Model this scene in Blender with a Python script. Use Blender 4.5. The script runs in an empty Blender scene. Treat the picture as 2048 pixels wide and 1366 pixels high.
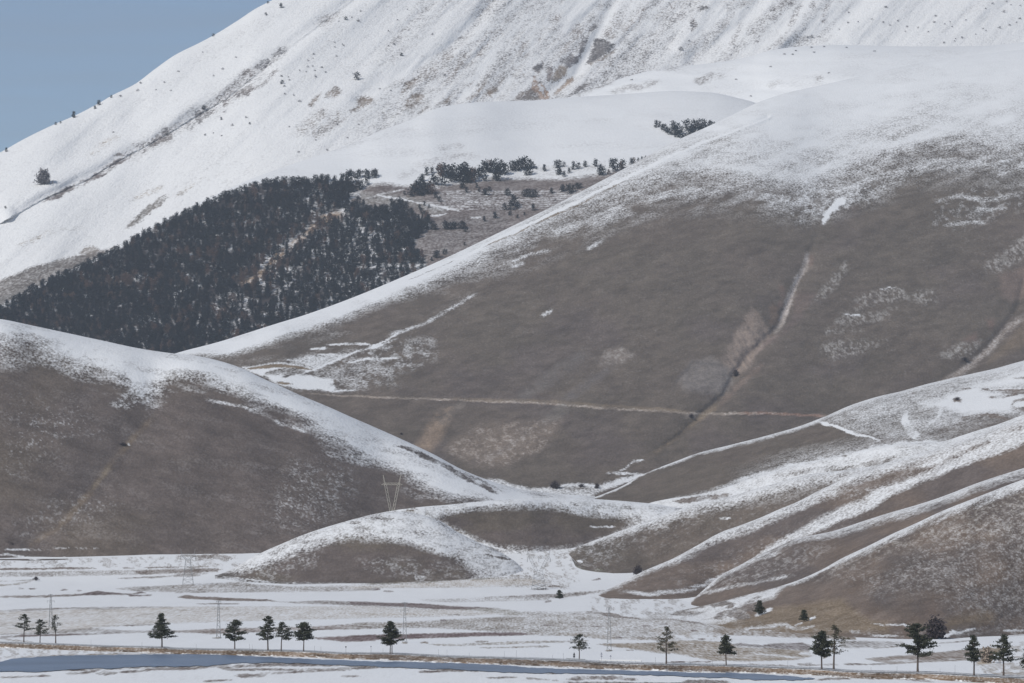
import bpy, math, random
import numpy as np
C = bpy.context.scene.collection
scn = bpy.context.scene

# ------------------------------------------------------------------ camera, sky, sun, exposure
F = 8340.0            # focal length in photo pixels (2048 wide): a long telephoto
HZ = 1049.0           # horizon row
H = 54.6              # camera height over the plain
cam_d = bpy.data.cameras.new("camera")
cam_d.sensor_width = 36.0
cam_d.lens = F / 2048.0 * 36.0
cam_d.shift_y = (HZ - 683.0) / 2048.0
cam_d.clip_start = 1.0
cam_d.clip_end = 60000.0
cam = bpy.data.objects.new("camera", cam_d)
C.objects.link(cam)
cam.location = (0, 0, H)
cam.rotation_euler = (math.radians(90), 0, 0)
scn.camera = cam

SUN_EL, SUN_AZ = math.radians(38), math.radians(-136)   # azimuth from +Y (view) clockwise; negative = left, past 90 = behind camera
wd = bpy.data.worlds.new("World"); scn.world = wd; wd.use_nodes = True
nt = wd.node_tree; nt.nodes.clear()
out = nt.nodes.new('ShaderNodeOutputWorld'); bg = nt.nodes.new('ShaderNodeBackground')
sky = nt.nodes.new('ShaderNodeTexSky'); sky.sky_type = 'NISHITA'; sky.sun_disc = False
sky.sun_elevation = SUN_EL; sky.sun_rotation = SUN_AZ
sky.altitude = 1400; sky.air_density = 0.8; sky.dust_density = 0.25; sky.ozone_density = 2.2
SKY_STRENGTH = 0.092
tcw = nt.nodes.new('ShaderNodeTexCoord'); mpw = nt.nodes.new('ShaderNodeMapping')
mpw.inputs['Scale'].default_value = (5, 5, 60)
nzw = nt.nodes.new('ShaderNodeTexNoise'); nzw.inputs['Scale'].default_value = 3.0; nzw.inputs['Detail'].default_value = 4
rmw = nt.nodes.new('ShaderNodeMapRange'); rmw.inputs[1].default_value = 0.35; rmw.inputs[2].default_value = 0.75
rmw.inputs[3].default_value = 0.22; rmw.inputs[4].default_value = 0.50
mxw = nt.nodes.new('ShaderNodeMixRGB'); mxw.inputs[2].default_value = (3.0, 3.65, 4.6, 1)
nt.links.new(tcw.outputs['Generated'], mpw.inputs[0]); nt.links.new(mpw.outputs[0], nzw.inputs['Vector'])
nt.links.new(nzw.outputs['Fac'], rmw.inputs[0]); nt.links.new(rmw.outputs[0], mxw.inputs[0])
nt.links.new(sky.outputs[0], mxw.inputs[1]); nt.links.new(mxw.outputs[0], bg.inputs[0])
bg.inputs[1].default_value = SKY_STRENGTH
nt.links.new(bg.outputs[0], out.inputs[0])

sun_d = bpy.data.lights.new("sun", 'SUN'); sun_d.energy = 3.45; sun_d.angle = math.radians(0.53)
sun_d.color = (1.0, 0.96, 0.90)
sun = bpy.data.objects.new("sun", sun_d); C.objects.link(sun)
from mathutils import Vector
sdir = Vector((math.sin(SUN_AZ) * math.cos(SUN_EL), math.cos(SUN_AZ) * math.cos(SUN_EL), math.sin(SUN_EL)))
sun.rotation_euler = sdir.to_track_quat('Z', 'Y').to_euler()
sun.location = (0, 0, 3000)

scn.view_settings.view_transform = 'Standard'; scn.view_settings.look = 'None'
scn.view_settings.exposure = 0.0; scn.view_settings.gamma = 1.0
scn.render.engine = 'CYCLES'
scn.cycles.max_bounces = 4; scn.cycles.diffuse_bounces = 2; scn.cycles.glossy_bounces = 2
scn.cycles.volume_bounces = 0
scn.cycles.use_denoising = True

# ------------------------------------------------------------------ helpers
def Z(ox, oy, s, pts): return [(ox + p[0] / s, oy + p[1] / s) + tuple(p[2:]) for p in pts]
Za = lambda *p: Z(0, 0, 3.994, p)
Zb = lambda *p: Z(512, 0, 3.994, p)
Zc = lambda *p: Z(1024, 0, 3.994, p)
Zd = lambda *p: Z(1536, 0, 3.994, p)
Ze = lambda *p: Z(640, 300, 5.689, p)
Zf = lambda *p: Z(1000, 200, 4.267, p)
Zg = lambda *p: Z(400, 620, 5.12, p)
Zh = lambda *p: Z(1600, 700, 4.554, p)
Zi = lambda *p: Z(0, 620, 2, p)
Zj = lambda *p: Z(1024, 400, 2, p)
Zk = lambda *p: Z(400, 920, 2, p)
Zl = lambda *p: Z(1248, 700, 2.051, p)
Zm = lambda *p: Z(0, 300, 2.2756, p)
Zn = lambda *p: Z(600, 280, 2.56, p)
Zq = lambda *p: Z(1000, 900, 6.827, p)
P1 = lambda *p: Z(0, 1060, 4.465, p)
P2 = lambda *p: Z(350, 1060, 4.465, p)
P3 = lambda *p: Z(700, 1060, 4.465, p)
P4 = lambda *p: Z(1050, 1060, 4.465, p)
P5 = lambda *p: Z(1350, 1160, 5.851, p)
P6 = lambda *p: Z(1700, 1160, 5.885, p)

def pchip(xs, ys, x):
    xs = np.asarray(xs, float); ys = np.asarray(ys, float); x = np.clip(np.asarray(x, float), xs[0], xs[-1])
    h = np.diff(xs); d = np.diff(ys) / h; m = np.zeros(len(xs))
    if len(xs) > 2:
        s = d[:-1] * d[1:] > 0
        w1 = 2 * h[1:] + h[:-1]; w2 = h[1:] + 2 * h[:-1]
        with np.errstate(divide='ignore', invalid='ignore'):
            m[1:-1] = np.where(s, (w1 + w2) / (w1 / d[:-1] + w2 / d[1:]), 0)
    m[0] = d[0]; m[-1] = d[-1]
    i = np.clip(np.searchsorted(xs, x) - 1, 0, len(xs) - 2)
    t = (x - xs[i]) / h[i]
    return ((1 + 2 * t) * (1 - t) ** 2 * ys[i] + t * (1 - t) ** 2 * h[i] * m[i]
            + t * t * (3 - 2 * t) * ys[i + 1] + t * t * (t - 1) * h[i] * m[i + 1])

def _hash(ix, iy, seed):
    n = (ix.astype(np.int64) * 374761393 + iy.astype(np.int64) * 668265263 + seed * 1442695041) & 0xffffffff
    n = ((n ^ (n >> 13)) * 1274126177) & 0xffffffff
    n = n ^ (n >> 16)
    return (n & 0xffff) / 65535.0
def vn(x, y, seed=0):
    ix = np.floor(x); iy = np.floor(y); fx = x - ix; fy = y - iy
    fx = fx * fx * fx * (fx * (fx * 6 - 15) + 10); fy = fy * fy * fy * (fy * (fy * 6 - 15) + 10)
    a = _hash(ix, iy, seed); b = _hash(ix + 1, iy, seed); c = _hash(ix, iy + 1, seed); d = _hash(ix + 1, iy + 1, seed)
    return (a * (1 - fx) + b * fx) * (1 - fy) + (c * (1 - fx) + d * fx) * fy - 0.5
def fbm(x, y, seed=0, o=4, g=0.5):
    r = 0; a = 1.0
    for k in range(o):
        r = r + a * vn(x, y, seed + k * 17); x = x * 2.03 + 11.3; y = y * 2.03 + 5.7; a *= g
    return r
def rot(X, Y, deg, sx, sy):
    """coordinates along (sx = wavelength along the streak) and across a direction given in degrees, down-left positive"""
    a = math.radians(deg); u = X * math.cos(a) - Y * math.sin(a); v = X * math.sin(a) + Y * math.cos(a)
    return u / sx, v / sy

def world(px, py, D): return (px - 1024.0) / F * D, D, H + (HZ - py) / F * D

_dt = [(1000, 4250), (1050, 3850), (1080, 3690), (1100, 3620), (1120, 3550), (1140, 3480), (1160, 3400), (1180, 3250), (1200, 3010)]
def gD(d): return float(np.interp(d, [0, 3010, 3330, 3650, 3920, 4150, 4350, 4530, 4750, 5000, 5300, 5800, 6400, 7000, 99999], [0, 3010, 3250, 3400, 3480, 3550, 3620, 3690, 3850, 4250, 4750, 5450, 6200, 7000, 99999]))
def Dplain(y):
    y = np.asarray(y, float)
    return np.where(y >= 1200, H * F / np.maximum(y - HZ, 60), pchip([a for a, b in _dt], [b for a, b in _dt], np.minimum(y, 1200)))

def set_tag(o, label=None, cat=None, group=None, kind=None):
    if label: o['label'] = label
    if cat: o['category'] = cat
    if group: o['group'] = group
    if kind: o['kind'] = kind
    return o

def mesh_np(name, verts, faces, mats, parent=None, smooth=False, attrs=None, mat_idx=None):
    """faces: int array (n,3|4)"""
    me = bpy.data.meshes.new(name)
    verts = np.asarray(verts, np.float32); faces = np.asarray(faces, np.int32)
    k = faces.shape[1]
    me.vertices.add(len(verts)); me.vertices.foreach_set('co', verts.ravel())
    me.loops.add(faces.size); me.loops.foreach_set('vertex_index', faces.ravel())
    me.polygons.add(len(faces)); me.polygons.foreach_set('loop_start', np.arange(0, faces.size, k, dtype=np.int32))
    try: me.polygons.foreach_set('loop_total', np.full(len(faces), k, np.int32))
    except Exception: pass
    if smooth: me.polygons.foreach_set('use_smooth', np.ones(len(faces), bool))
    if mat_idx is not None: me.polygons.foreach_set('material_index', np.asarray(mat_idx, np.int32))
    if attrs:
        for an, av in attrs.items():
            av = np.asarray(av, np.float32)
            if av.ndim == 1:
                a = me.attributes.new(an, 'FLOAT', 'POINT'); a.data.foreach_set('value', av)
            else:
                a = me.attributes.new(an, 'FLOAT_COLOR', 'POINT')
                a.data.foreach_set('color', np.c_[av, np.ones(len(av))].astype(np.float32).ravel())
    me.update(calc_edges=True); me.validate()
    for m in (mats if isinstance(mats, (list, tuple)) else [mats]): me.materials.append(m)
    o = bpy.data.objects.new(name, me); C.objects.link(o)
    if parent is not None: o.parent = parent
    return o

# ------------------------------------------------------------------ materials
def simple_mat(name, col, rough=0.8, var=0.0, vs=1.0, col2=None, metal=0.0, spec=0.3):
    m = bpy.data.materials.new(name); m.use_nodes = True; n = m.node_tree; b = n.nodes['Principled BSDF']
    b.inputs['Roughness'].default_value = rough; b.inputs['Metallic'].default_value = metal
    b.inputs['Specular IOR Level'].default_value = spec
    tc = n.nodes.new('ShaderNodeTexCoord'); nz = n.nodes.new('ShaderNodeTexNoise'); nz.inputs['Scale'].default_value = vs
    nz.inputs['Detail'].default_value = 3
    n.links.new(tc.outputs['Object'], nz.inputs['Vector'])
    rm = n.nodes.new('ShaderNodeMapRange'); rm.inputs[1].default_value = 0.3; rm.inputs[2].default_value = 0.7
    mx = n.nodes.new('ShaderNodeMixRGB'); mx.inputs[1].default_value = (*col, 1)
    c2 = col2 or tuple(c * (1 - var) for c in col); mx.inputs[2].default_value = (*c2, 1)
    n.links.new(nz.outputs['Fac'], rm.inputs[0]); n.links.new(rm.outputs[0], mx.inputs[0]); n.links.new(mx.outputs[0], b.inputs['Base Color'])
    return m

def ground_mat(name, Dref, streak=25, stretch=3.0, blob=5.0, contrast=0.75, flat=None, bump=0.5, snowcol=(0.80, 0.805, 0.81), fine=3.0, grain=4.2, amp0=0.03):
    """snow lying on grass / scree; 'snow' and 'soil' are attributes of the surface, broken up by noise in metres.
    Dref sets the grain size; flat squeezes the depth axis (plough rows on the plain)."""
    px = Dref / F
    m = bpy.data.materials.new(name); m.use_nodes = True; n = m.node_tree; L = n.links.new; N = n.nodes.new
    b = n.nodes['Principled BSDF']; b.inputs['Specular IOR Level'].default_value = 0.15
    tc = N('ShaderNodeTexCoord')
    def noise(wl, rz=0.0, sx=1.0, detail=2.0):
        mp = N('ShaderNodeMapping'); mp.vector_type = 'POINT'
        mp.inputs['Rotation'].default_value = (0, math.radians(rz), 0)
        mp2 = N('ShaderNodeMapping')
        s = 1.0 / wl
        mp2.inputs['Scale'].default_value = (s / sx, s * (flat if flat else 0.25), s)
        L(tc.outputs['Object'], mp.inputs[0]); L(mp.outputs[0], mp2.inputs[0])
        z = N('ShaderNodeTexNoise'); z.inputs['Scale'].default_value = 1.0; z.inputs['Detail'].default_value = detail
        z.inputs['Roughness'].default_value = 0.6
        L(mp2.outputs[0], z.inputs['Vector']); return z.outputs['Fac']
    def math_(op, a, b_, c=None):
        q = N('ShaderNodeMath'); q.operation = op
        for i, v in enumerate((a, b_, c)):
            if v is None: continue
            if isinstance(v, (int, float)): q.inputs[i].default_value = v
            else: L(v, q.inputs[i])
        return q.outputs[0]
    sn = N('ShaderNodeAttribute'); sn.attribute_name = 'snow'
    so = N('ShaderNodeAttribute'); so.attribute_name = 'soil'
    n1 = noise(fine * px, streak, 1.0 + (stretch - 1) * 0.25, 3.0)
    n2 = noise(fine * blob * px, streak, stretch, 4.0)
    n3 = noise(60 * px, streak, 1.6, 3.0)
    mixn = math_('ADD', math_('MULTIPLY', n1, 0.66), math_('MULTIPLY', n2, 0.34))
    nn = math_('MULTIPLY', math_('SUBTRACT', mixn, 0.5), grain)
    lev = N('ShaderNodeClamp'); L(sn.outputs['Fac'], lev.inputs[0])
    amp = math_('MULTIPLY_ADD', math_('MULTIPLY', lev.outputs[0], math_('SUBTRACT', 1.0, lev.outputs[0])), 4.0, amp0)
    mask = N('ShaderNodeClamp'); L(math_('ADD', lev.outputs[0], math_('MULTIPLY', nn, amp)), mask.inputs[0])
    # soil tone variation
    v = N('ShaderNodeMapRange'); v.inputs[1].default_value = 0.3; v.inputs[2].default_value = 0.7
    v.inputs[3].default_value = 0.64; v.inputs[4].default_value = 1.36
    L(math_('ADD', math_('MULTIPLY', n1, 0.5), math_('MULTIPLY', n2, 0.5)), v.inputs[0])
    v3 = N('ShaderNodeMapRange'); v3.inputs[1].default_value = 0.3; v3.inputs[2].default_value = 0.7
    v3.inputs[3].default_value = 0.90; v3.inputs[4].default_value = 1.12; L(n3, v3.inputs[0])
    sc = N('ShaderNodeVectorMath'); sc.operation = 'SCALE'; L(so.outputs['Color'], sc.inputs[0]); L(math_('MULTIPLY', v.outputs[0], v3.outputs[0]), sc.inputs['Scale'])
    # snow tone: thin snow lets a little grass through
    sc2 = N('ShaderNodeVectorMath'); sc2.operation = 'SCALE'; sc2.inputs[0].default_value = snowcol
    t = N('ShaderNodeMapRange'); t.inputs[1].default_value = 0.25; t.inputs[2].default_value = 0.75
    t.inputs[3].default_value = 1.03; t.inputs[4].default_value = 0.93; L(math_('ADD', math_('MULTIPLY', n2, 0.6), math_('MULTIPLY', n3, 0.4)), t.inputs[0])
    L(t.outputs[0], sc2.inputs['Scale'])
    mx = N('ShaderNodeMixRGB'); L(mask.outputs[0], mx.inputs[0]); L(sc.outputs[0], mx.inputs[1]); L(sc2.outputs[0], mx.inputs[2])
    L(mx.outputs[0], b.inputs['Base Color'])
    b.inputs['Roughness'].default_value = 0.85
    bp = N('ShaderNodeBump'); bp.inputs['Strength'].default_value = bump; bp.inputs['Distance'].default_value = 1.8 * px
    L(math_('ADD', n1, math_('MULTIPLY', n2, 1.5)), bp.inputs['Height']); L(bp.outputs[0], b.inputs['Normal'])
    return m

GRASS = (0.134, 0.107, 0.086); GREEN = (0.128, 0.104, 0.082); PURP = (0.126, 0.101, 0.088); RED = (0.19, 0.13, 0.105)
ORANGE = (0.27, 0.175, 0.105); PALE = (0.29, 0.25, 0.215); ROCK = (0.20, 0.17, 0.155); TAN = (0.42, 0.36, 0.29); BROWN = (0.165, 0.125, 0.098)
OCHRE = (0.21, 0.155, 0.10); DARK = (0.06, 0.05, 0.045)

# ------------------------------------------------------------------ painting cover on a surface
class Paint:
    def __init__(s, X, Y, soil=GRASS, snow=0.0, jit=1.5, seed=3, spk=0.5):
        s.shape = X.shape; s.spk = spk; X = X.ravel(); Y = Y.ravel()
        s.X = X + jit * 2 * fbm(X / 7, Y / 5, seed, 3, 0.6) + jit * 3 * fbm(X / 40, Y / 25, seed + 5, 2)
        s.Y = Y + jit * 1.2 * fbm(X / 7, Y / 5, seed + 50, 3, 0.6) + jit * 2 * fbm(X / 40, Y / 25, seed + 55, 2)
        s.snow = np.full(X.shape, float(snow)); s.soil = np.tile(np.array(soil, float), (len(X), 1))
    def _apply(s, idx, m, snow, soil, a):
        m = np.clip(m, 0, 1) * a
        if snow is not None: s.snow[idx] = s.snow[idx] * (1 - m) + snow * m
        if soil is not None: s.soil[idx] = s.soil[idx] * (1 - m[:, None]) + np.array(soil) * m[:, None]
    def line(s, pts, w, soft=2.0, snow=None, soil=None, a=1.0, w2=None, vy=1.0):
        P = np.array([(p[0], p[1]) for p in pts], float); w2 = w if w2 is None else w2
        R = max(w, w2) + soft
        idx = np.nonzero((s.X > P[:, 0].min() - R) & (s.X < P[:, 0].max() + R) & (s.Y > P[:, 1].min() - R) & (s.Y < P[:, 1].max() + R))[0]
        if not len(idx): return s
        x = s.X[idx]; y = s.Y[idx]; best = np.full(len(idx), 1e9); tt = np.zeros(len(idx))
        L = np.r_[0, np.cumsum(np.hypot(*np.diff(P, axis=0).T))]
        for k in range(len(P) - 1):
            ax, ay = P[k]; bx, by = P[k + 1]; dx = bx - ax; dy = by - ay; l2 = dx * dx + dy * dy + 1e-9
            t = np.clip(((x - ax) * dx + (y - ay) * dy) / l2, 0, 1)
            d = np.hypot(x - ax - t * dx, y - ay - t * dy); q = d < best
            best[q] = d[q]; tt[q] = (L[k] + t[q] * math.sqrt(l2)) / L[-1]
        ww = (w + (w2 - w) * tt) * (.35 + .65 * np.clip(7 * tt, 0, 1) * np.clip(7 * (1 - tt), 0, 1)); br = fbm(x / 11, y / 11, int(P[0, 0]) & 255, 3)
        if max(w, w2) < 10: ww = ww * (1 + 1.1 * br); a = a * np.clip(.88 + 1.1 * fbm(x / 26, y / 20, 5 + (int(P[0, 1]) & 255), 2), .25, 1) * np.clip(.3 + 9 * tt, 0, 1) * np.clip(.3 + 9 * (1 - tt), 0, 1)
        s._apply(idx, (ww + soft - best) / (soft + 1e-6), snow, soil, a); return s
    def poly(s, pts, soft=3.0, snow=None, soil=None, a=1.0):
        P = np.array([(p[0], p[1]) for p in pts], float)
        idx = np.nonzero((s.X > P[:, 0].min() - soft) & (s.X < P[:, 0].max() + soft) & (s.Y > P[:, 1].min() - soft) & (s.Y < P[:, 1].max() + soft))[0]
        if not len(idx): return s
        x = s.X[idx]; y = s.Y[idx]; ins = np.zeros(len(idx), bool); best = np.full(len(idx), 1e9)
        for k in range(len(P)):
            ax, ay = P[k]; bx, by = P[(k + 1) % len(P)]
            if ay != by:
                c = ((ay > y) != (by > y)) & (x < (bx - ax) * (y - ay) / (by - ay) + ax); ins ^= c
            dx = bx - ax; dy = by - ay; l2 = dx * dx + dy * dy + 1e-9
            t = np.clip(((x - ax) * dx + (y - ay) * dy) / l2, 0, 1)
            best = np.minimum(best, np.hypot(x - ax - t * dx, y - ay - t * dy))
        sd = np.where(ins, best, -best)
        s._apply(idx, sd / (2 * soft + 1e-6) + 0.5, snow, soil, a); return s
    def below(s, pts, width, snow_up=None, snow_dn=None, soil=None, only='both'):
        """fade along a boundary curve y(x): snow_up above it, snow_dn 'width' px under it"""
        b = pchip([p[0] for p in pts], [p[1] for p in pts], s.X)
        wv = pchip([p[0] for p in pts], [p[2] if len(p) > 2 else width for p in pts], s.X)
        m = np.clip((s.Y - b) / (wv * 1.25) + 0.5, 0, 1)
        if snow_up is not None: s.snow = s.snow * m + snow_up * (1 - m)
        if snow_dn is not None: s.snow = s.snow * (1 - m) + snow_dn * m
        return s
    def spots(s, pts, soft, amt, seed, scale=10, thr=0.15, snow=None, soil=None):
        """broken patches inside a polygon"""
        keep = (s.snow.copy(), s.soil.copy())
        s.poly(pts, soft, snow, soil)
        g = np.clip((fbm(s.X / scale, s.Y / scale * 1.3, seed, 4, 0.6) - thr) * 3 + 0.3, 0, 1) * amt * s.spk
        s.snow = keep[0] * (1 - g) + s.snow * g; s.soil = keep[1] * (1 - g[:, None]) + s.soil * g[:, None]
        return s
    def attrs(s): return {'snow': np.clip(s.snow, -0.2, 1.2), 'soil': np.clip(s.soil, 0, 1)}

def dist_line(X, Y, pts):
    P = np.array([(p[0], p[1]) for p in pts], float); best = np.full(X.shape, 1e9); side = np.zeros(X.shape)
    for k in range(len(P) - 1):
        ax, ay = P[k]; bx, by = P[k + 1]; dx = bx - ax; dy = by - ay; l2 = dx * dx + dy * dy + 1e-9
        t = np.clip(((X - ax) * dx + (Y - ay) * dy) / l2, 0, 1)
        d = np.hypot(X - ax - t * dx, Y - ay - t * dy); q = d < best
        best[q] = d[q]; side[q] = np.sign((X - ax) * dy - (Y - ay) * dx)[q]
    return best, side

# ------------------------------------------------------------------ a hill: ridge line to foot line, rounded over the top, with a back slope
class Hill:
    def __init__(s, name, ridge, base, x0, x1, step, nrow, r=0.25, relief=None, paint=None, mat=None, toe=0.0, back=500, kind='structure', skirt=True, rowpow=1.35, paint_kw=None):
        px = np.arange(x0, x1 + step, step, dtype=float); s.px = px
        ry = pchip([p[0] for p in ridge], [p[1] for p in ridge], px)
        rD = pchip([p[0] for p in ridge], [gD(p[2]) if p[2] else float(Dplain(p[1])) for p in ridge], px)
        by = pchip([p[0] for p in base], [p[1] for p in base], px)
        bD = pchip([p[0] for p in base], [gD(p[2]) if len(p) > 2 else float(Dplain(p[1])) for p in base], px)
        k = np.exp(-(np.arange(-20, 21) * step / 30.0) ** 2); k /= k.sum()
        rD = np.convolve(np.pad(rD, 20, mode='reflect', reflect_type='odd'), k, mode='valid')
        by = np.maximum(by, ry + 1.0)
        t = np.linspace(0, 1, nrow) ** rowpow
        def G(q):
            g = np.where(q < r, q * q / (2 * r), q - r / 2)
            if toe: g = g - np.where(q > 1 - toe, (q - 1 + toe) ** 2 / (2 * toe), 0)
            return g
        S = t; g = G(S) / G(np.array([1.0]))[0]
        PY = ry[None] + (by - ry)[None] * g[:, None]; DD = rD[None] + (bD - rD)[None] * S[:, None]
        PX = np.tile(px, (nrow, 1))
        if relief is not None:
            dd = relief(PX, PY); fade = np.clip((by[None] - PY) / 12.0, 0, 1) if toe else 1.0
            DD = DD + dd * fade
        s.PY, s.DD, s.PX = PY, DD, PX
        # back of the hill and a skirt below the foot
        nb = 7; ub = np.linspace(1, 0, nb, endpoint=False)[:, None]
        bx = np.tile(px, (nb, 1)); byy = ry[None] + ub ** 2 * (60 + 0.3 * (by - ry)[None]) ; bDD = DD[0][None] + ub * back
        rows_x = [bx, PX]; rows_y = [byy, PY]; rows_D = [bDD, DD]
        if skirt:
            rows_x.append(px[None]); rows_D.append(DD[-1][None] - 25); rows_y.append((PY[-1] + 8)[None])
        AX = np.concatenate(rows_x); AY = np.concatenate(rows_y); AD = np.concatenate(rows_D)
        nr, nc = AX.shape
        x, y, z = world(AX, AY, AD)
        v = np.stack([x.ravel(), y.ravel(), z.ravel()], 1)
        i = np.arange(nr * nc).reshape(nr, nc)
        f = np.stack([i[:-1, :-1].ravel(), i[1:, :-1].ravel(), i[1:, 1:].ravel(), i[:-1, 1:].ravel()], 1)
        P = Paint(AX, np.where(np.arange(nr)[:, None] < nb, ry[None], AY), **(paint_kw or {}))
        if paint: paint(P)
        s.P = P
        s.o = mesh_np(name, v, f, mat, smooth=True, attrs=P.attrs())
        s.o['kind'] = kind
        s.snowgrid = P.snow.reshape(nr, nc)[nb:nb + nrow]
    def D(s, x, y):
        """distance of the face seen at picture position x, y"""
        c = (x - s.px[0]) / (s.px[1] - s.px[0]); c0 = int(np.clip(math.floor(c), 0, len(s.px) - 2)); t = min(max(c - c0, 0), 1)
        return float(np.interp(y, s.PY[:, c0], s.DD[:, c0]) * (1 - t) + np.interp(y, s.PY[:, c0 + 1], s.DD[:, c0 + 1]) * t)
    def at(s, x, y): return world(x, y, s.D(x, y))
    def ridge_y(s, x): return float(np.interp(x, s.px, s.PY[0]))
# ================================================================== THE LAND
M_MOUNT = ground_mat('mountain_snow_scree', 8800, 42, 4.0, 5.0, 0.80, bump=0.9, amp0=0.22, grain=5.0, snowcol=(0.865, 0.86, 0.85))
M_BENCH = ground_mat('bench_snow', 7300, 12, 4.0, 5.0, 0.78, bump=0.4)
M_MAIN = ground_mat('main_hill_cover', 5800, 22, 2.6, 4.5, 0.72, bump=0.5, amp0=.03)
M_LEFT = ground_mat('left_hill_cover', 4600, -18, 2.4, 4.5, 0.72, bump=0.5)
M_KNOLL = ground_mat('knoll_cover', 4100, 10, 2.4, 4.5, 0.72, bump=0.5)
M_SPUR = ground_mat('spur_cover', 4200, 27, 2.4, 4.5, 0.72, bump=0.5, grain=3.8)
M_FRONT = ground_mat('front_hill_cover', 2700, 30, 2.2, 4.5, 0.74, bump=0.6)
M_PLAIN = ground_mat('plain_cover', 2400, 0, 3.0, 5.0, 0.70, flat=0.035, bump=0.25, grain=3.4)

# ---------------------------------------------------------------- the great snow mountain
GUL1 = [(40, 425), (90, 397), (170, 362), (240, 320), (300, 288), (345, 262), (400, 228), (450, 200), (500, 160), (560, 110), (640, 50), (720, -10)]
def relief_mount(X, Y):
    u, v = rot(X, Y, 40, 420, 60); d = 30 * fbm(u, v, 5, 3)
    u, v = rot(X, Y, 48, 110, 16); amp = np.clip((X - 620) / 300, 0.25, 1) * np.clip((X + Y * 0.4) / 400, 0.3, 1)
    d += 11 * amp * fbm(u, v, 9, 3, 0.6)
    # the left gully: slope left of it drops in, right side stands up
    b, sd = dist_line(X, Y, GUL1)
    d += np.where(sd > 0, 1, 1) * 22 * np.exp(-(b / 14) ** 2) - 30 * np.exp(-((b - 24) / 20) ** 2) * (sd > 0)
    # ribs and troughs of the upper face
    for pts, w, a in (([(1660, -30), (1585, 60), (1530, 110), (1440, 170)], 16, -34), ([(1540, -30), (1490, 40), (1440, 90), (1390, 120)], 15, 36),
                      ([(1760, -30), (1700, 30), (1640, 80), (1590, 100)], 16, 36), ([(1440, -30), (1390, 40), (1360, 90)], 14, -26),
                      ([(1240, -20), (1205, 50), (1180, 100), (1150, 150), (1095, 190)], 10, 30), ([(1000, -40), (960, 40), (900, 95), (840, 130), (770, 160), (720, 200)], 14, 26),
                      ([(1300, 0), (1250, 60), (1210, 95)], 14, -24), ([(760, -20), (690, 35), (620, 80), (560, 130)], 18, -26),
                      ([(1905, -30), (1830, 40), (1780, 85)], 20, 22), ([(1820, -30), (1760, 30), (1700, 70)], 16, -20)):
        b, sd = dist_line(X, Y, pts); d += .85 * a * np.exp(-(b / w / 1.15) ** 2)
    return d
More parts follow.
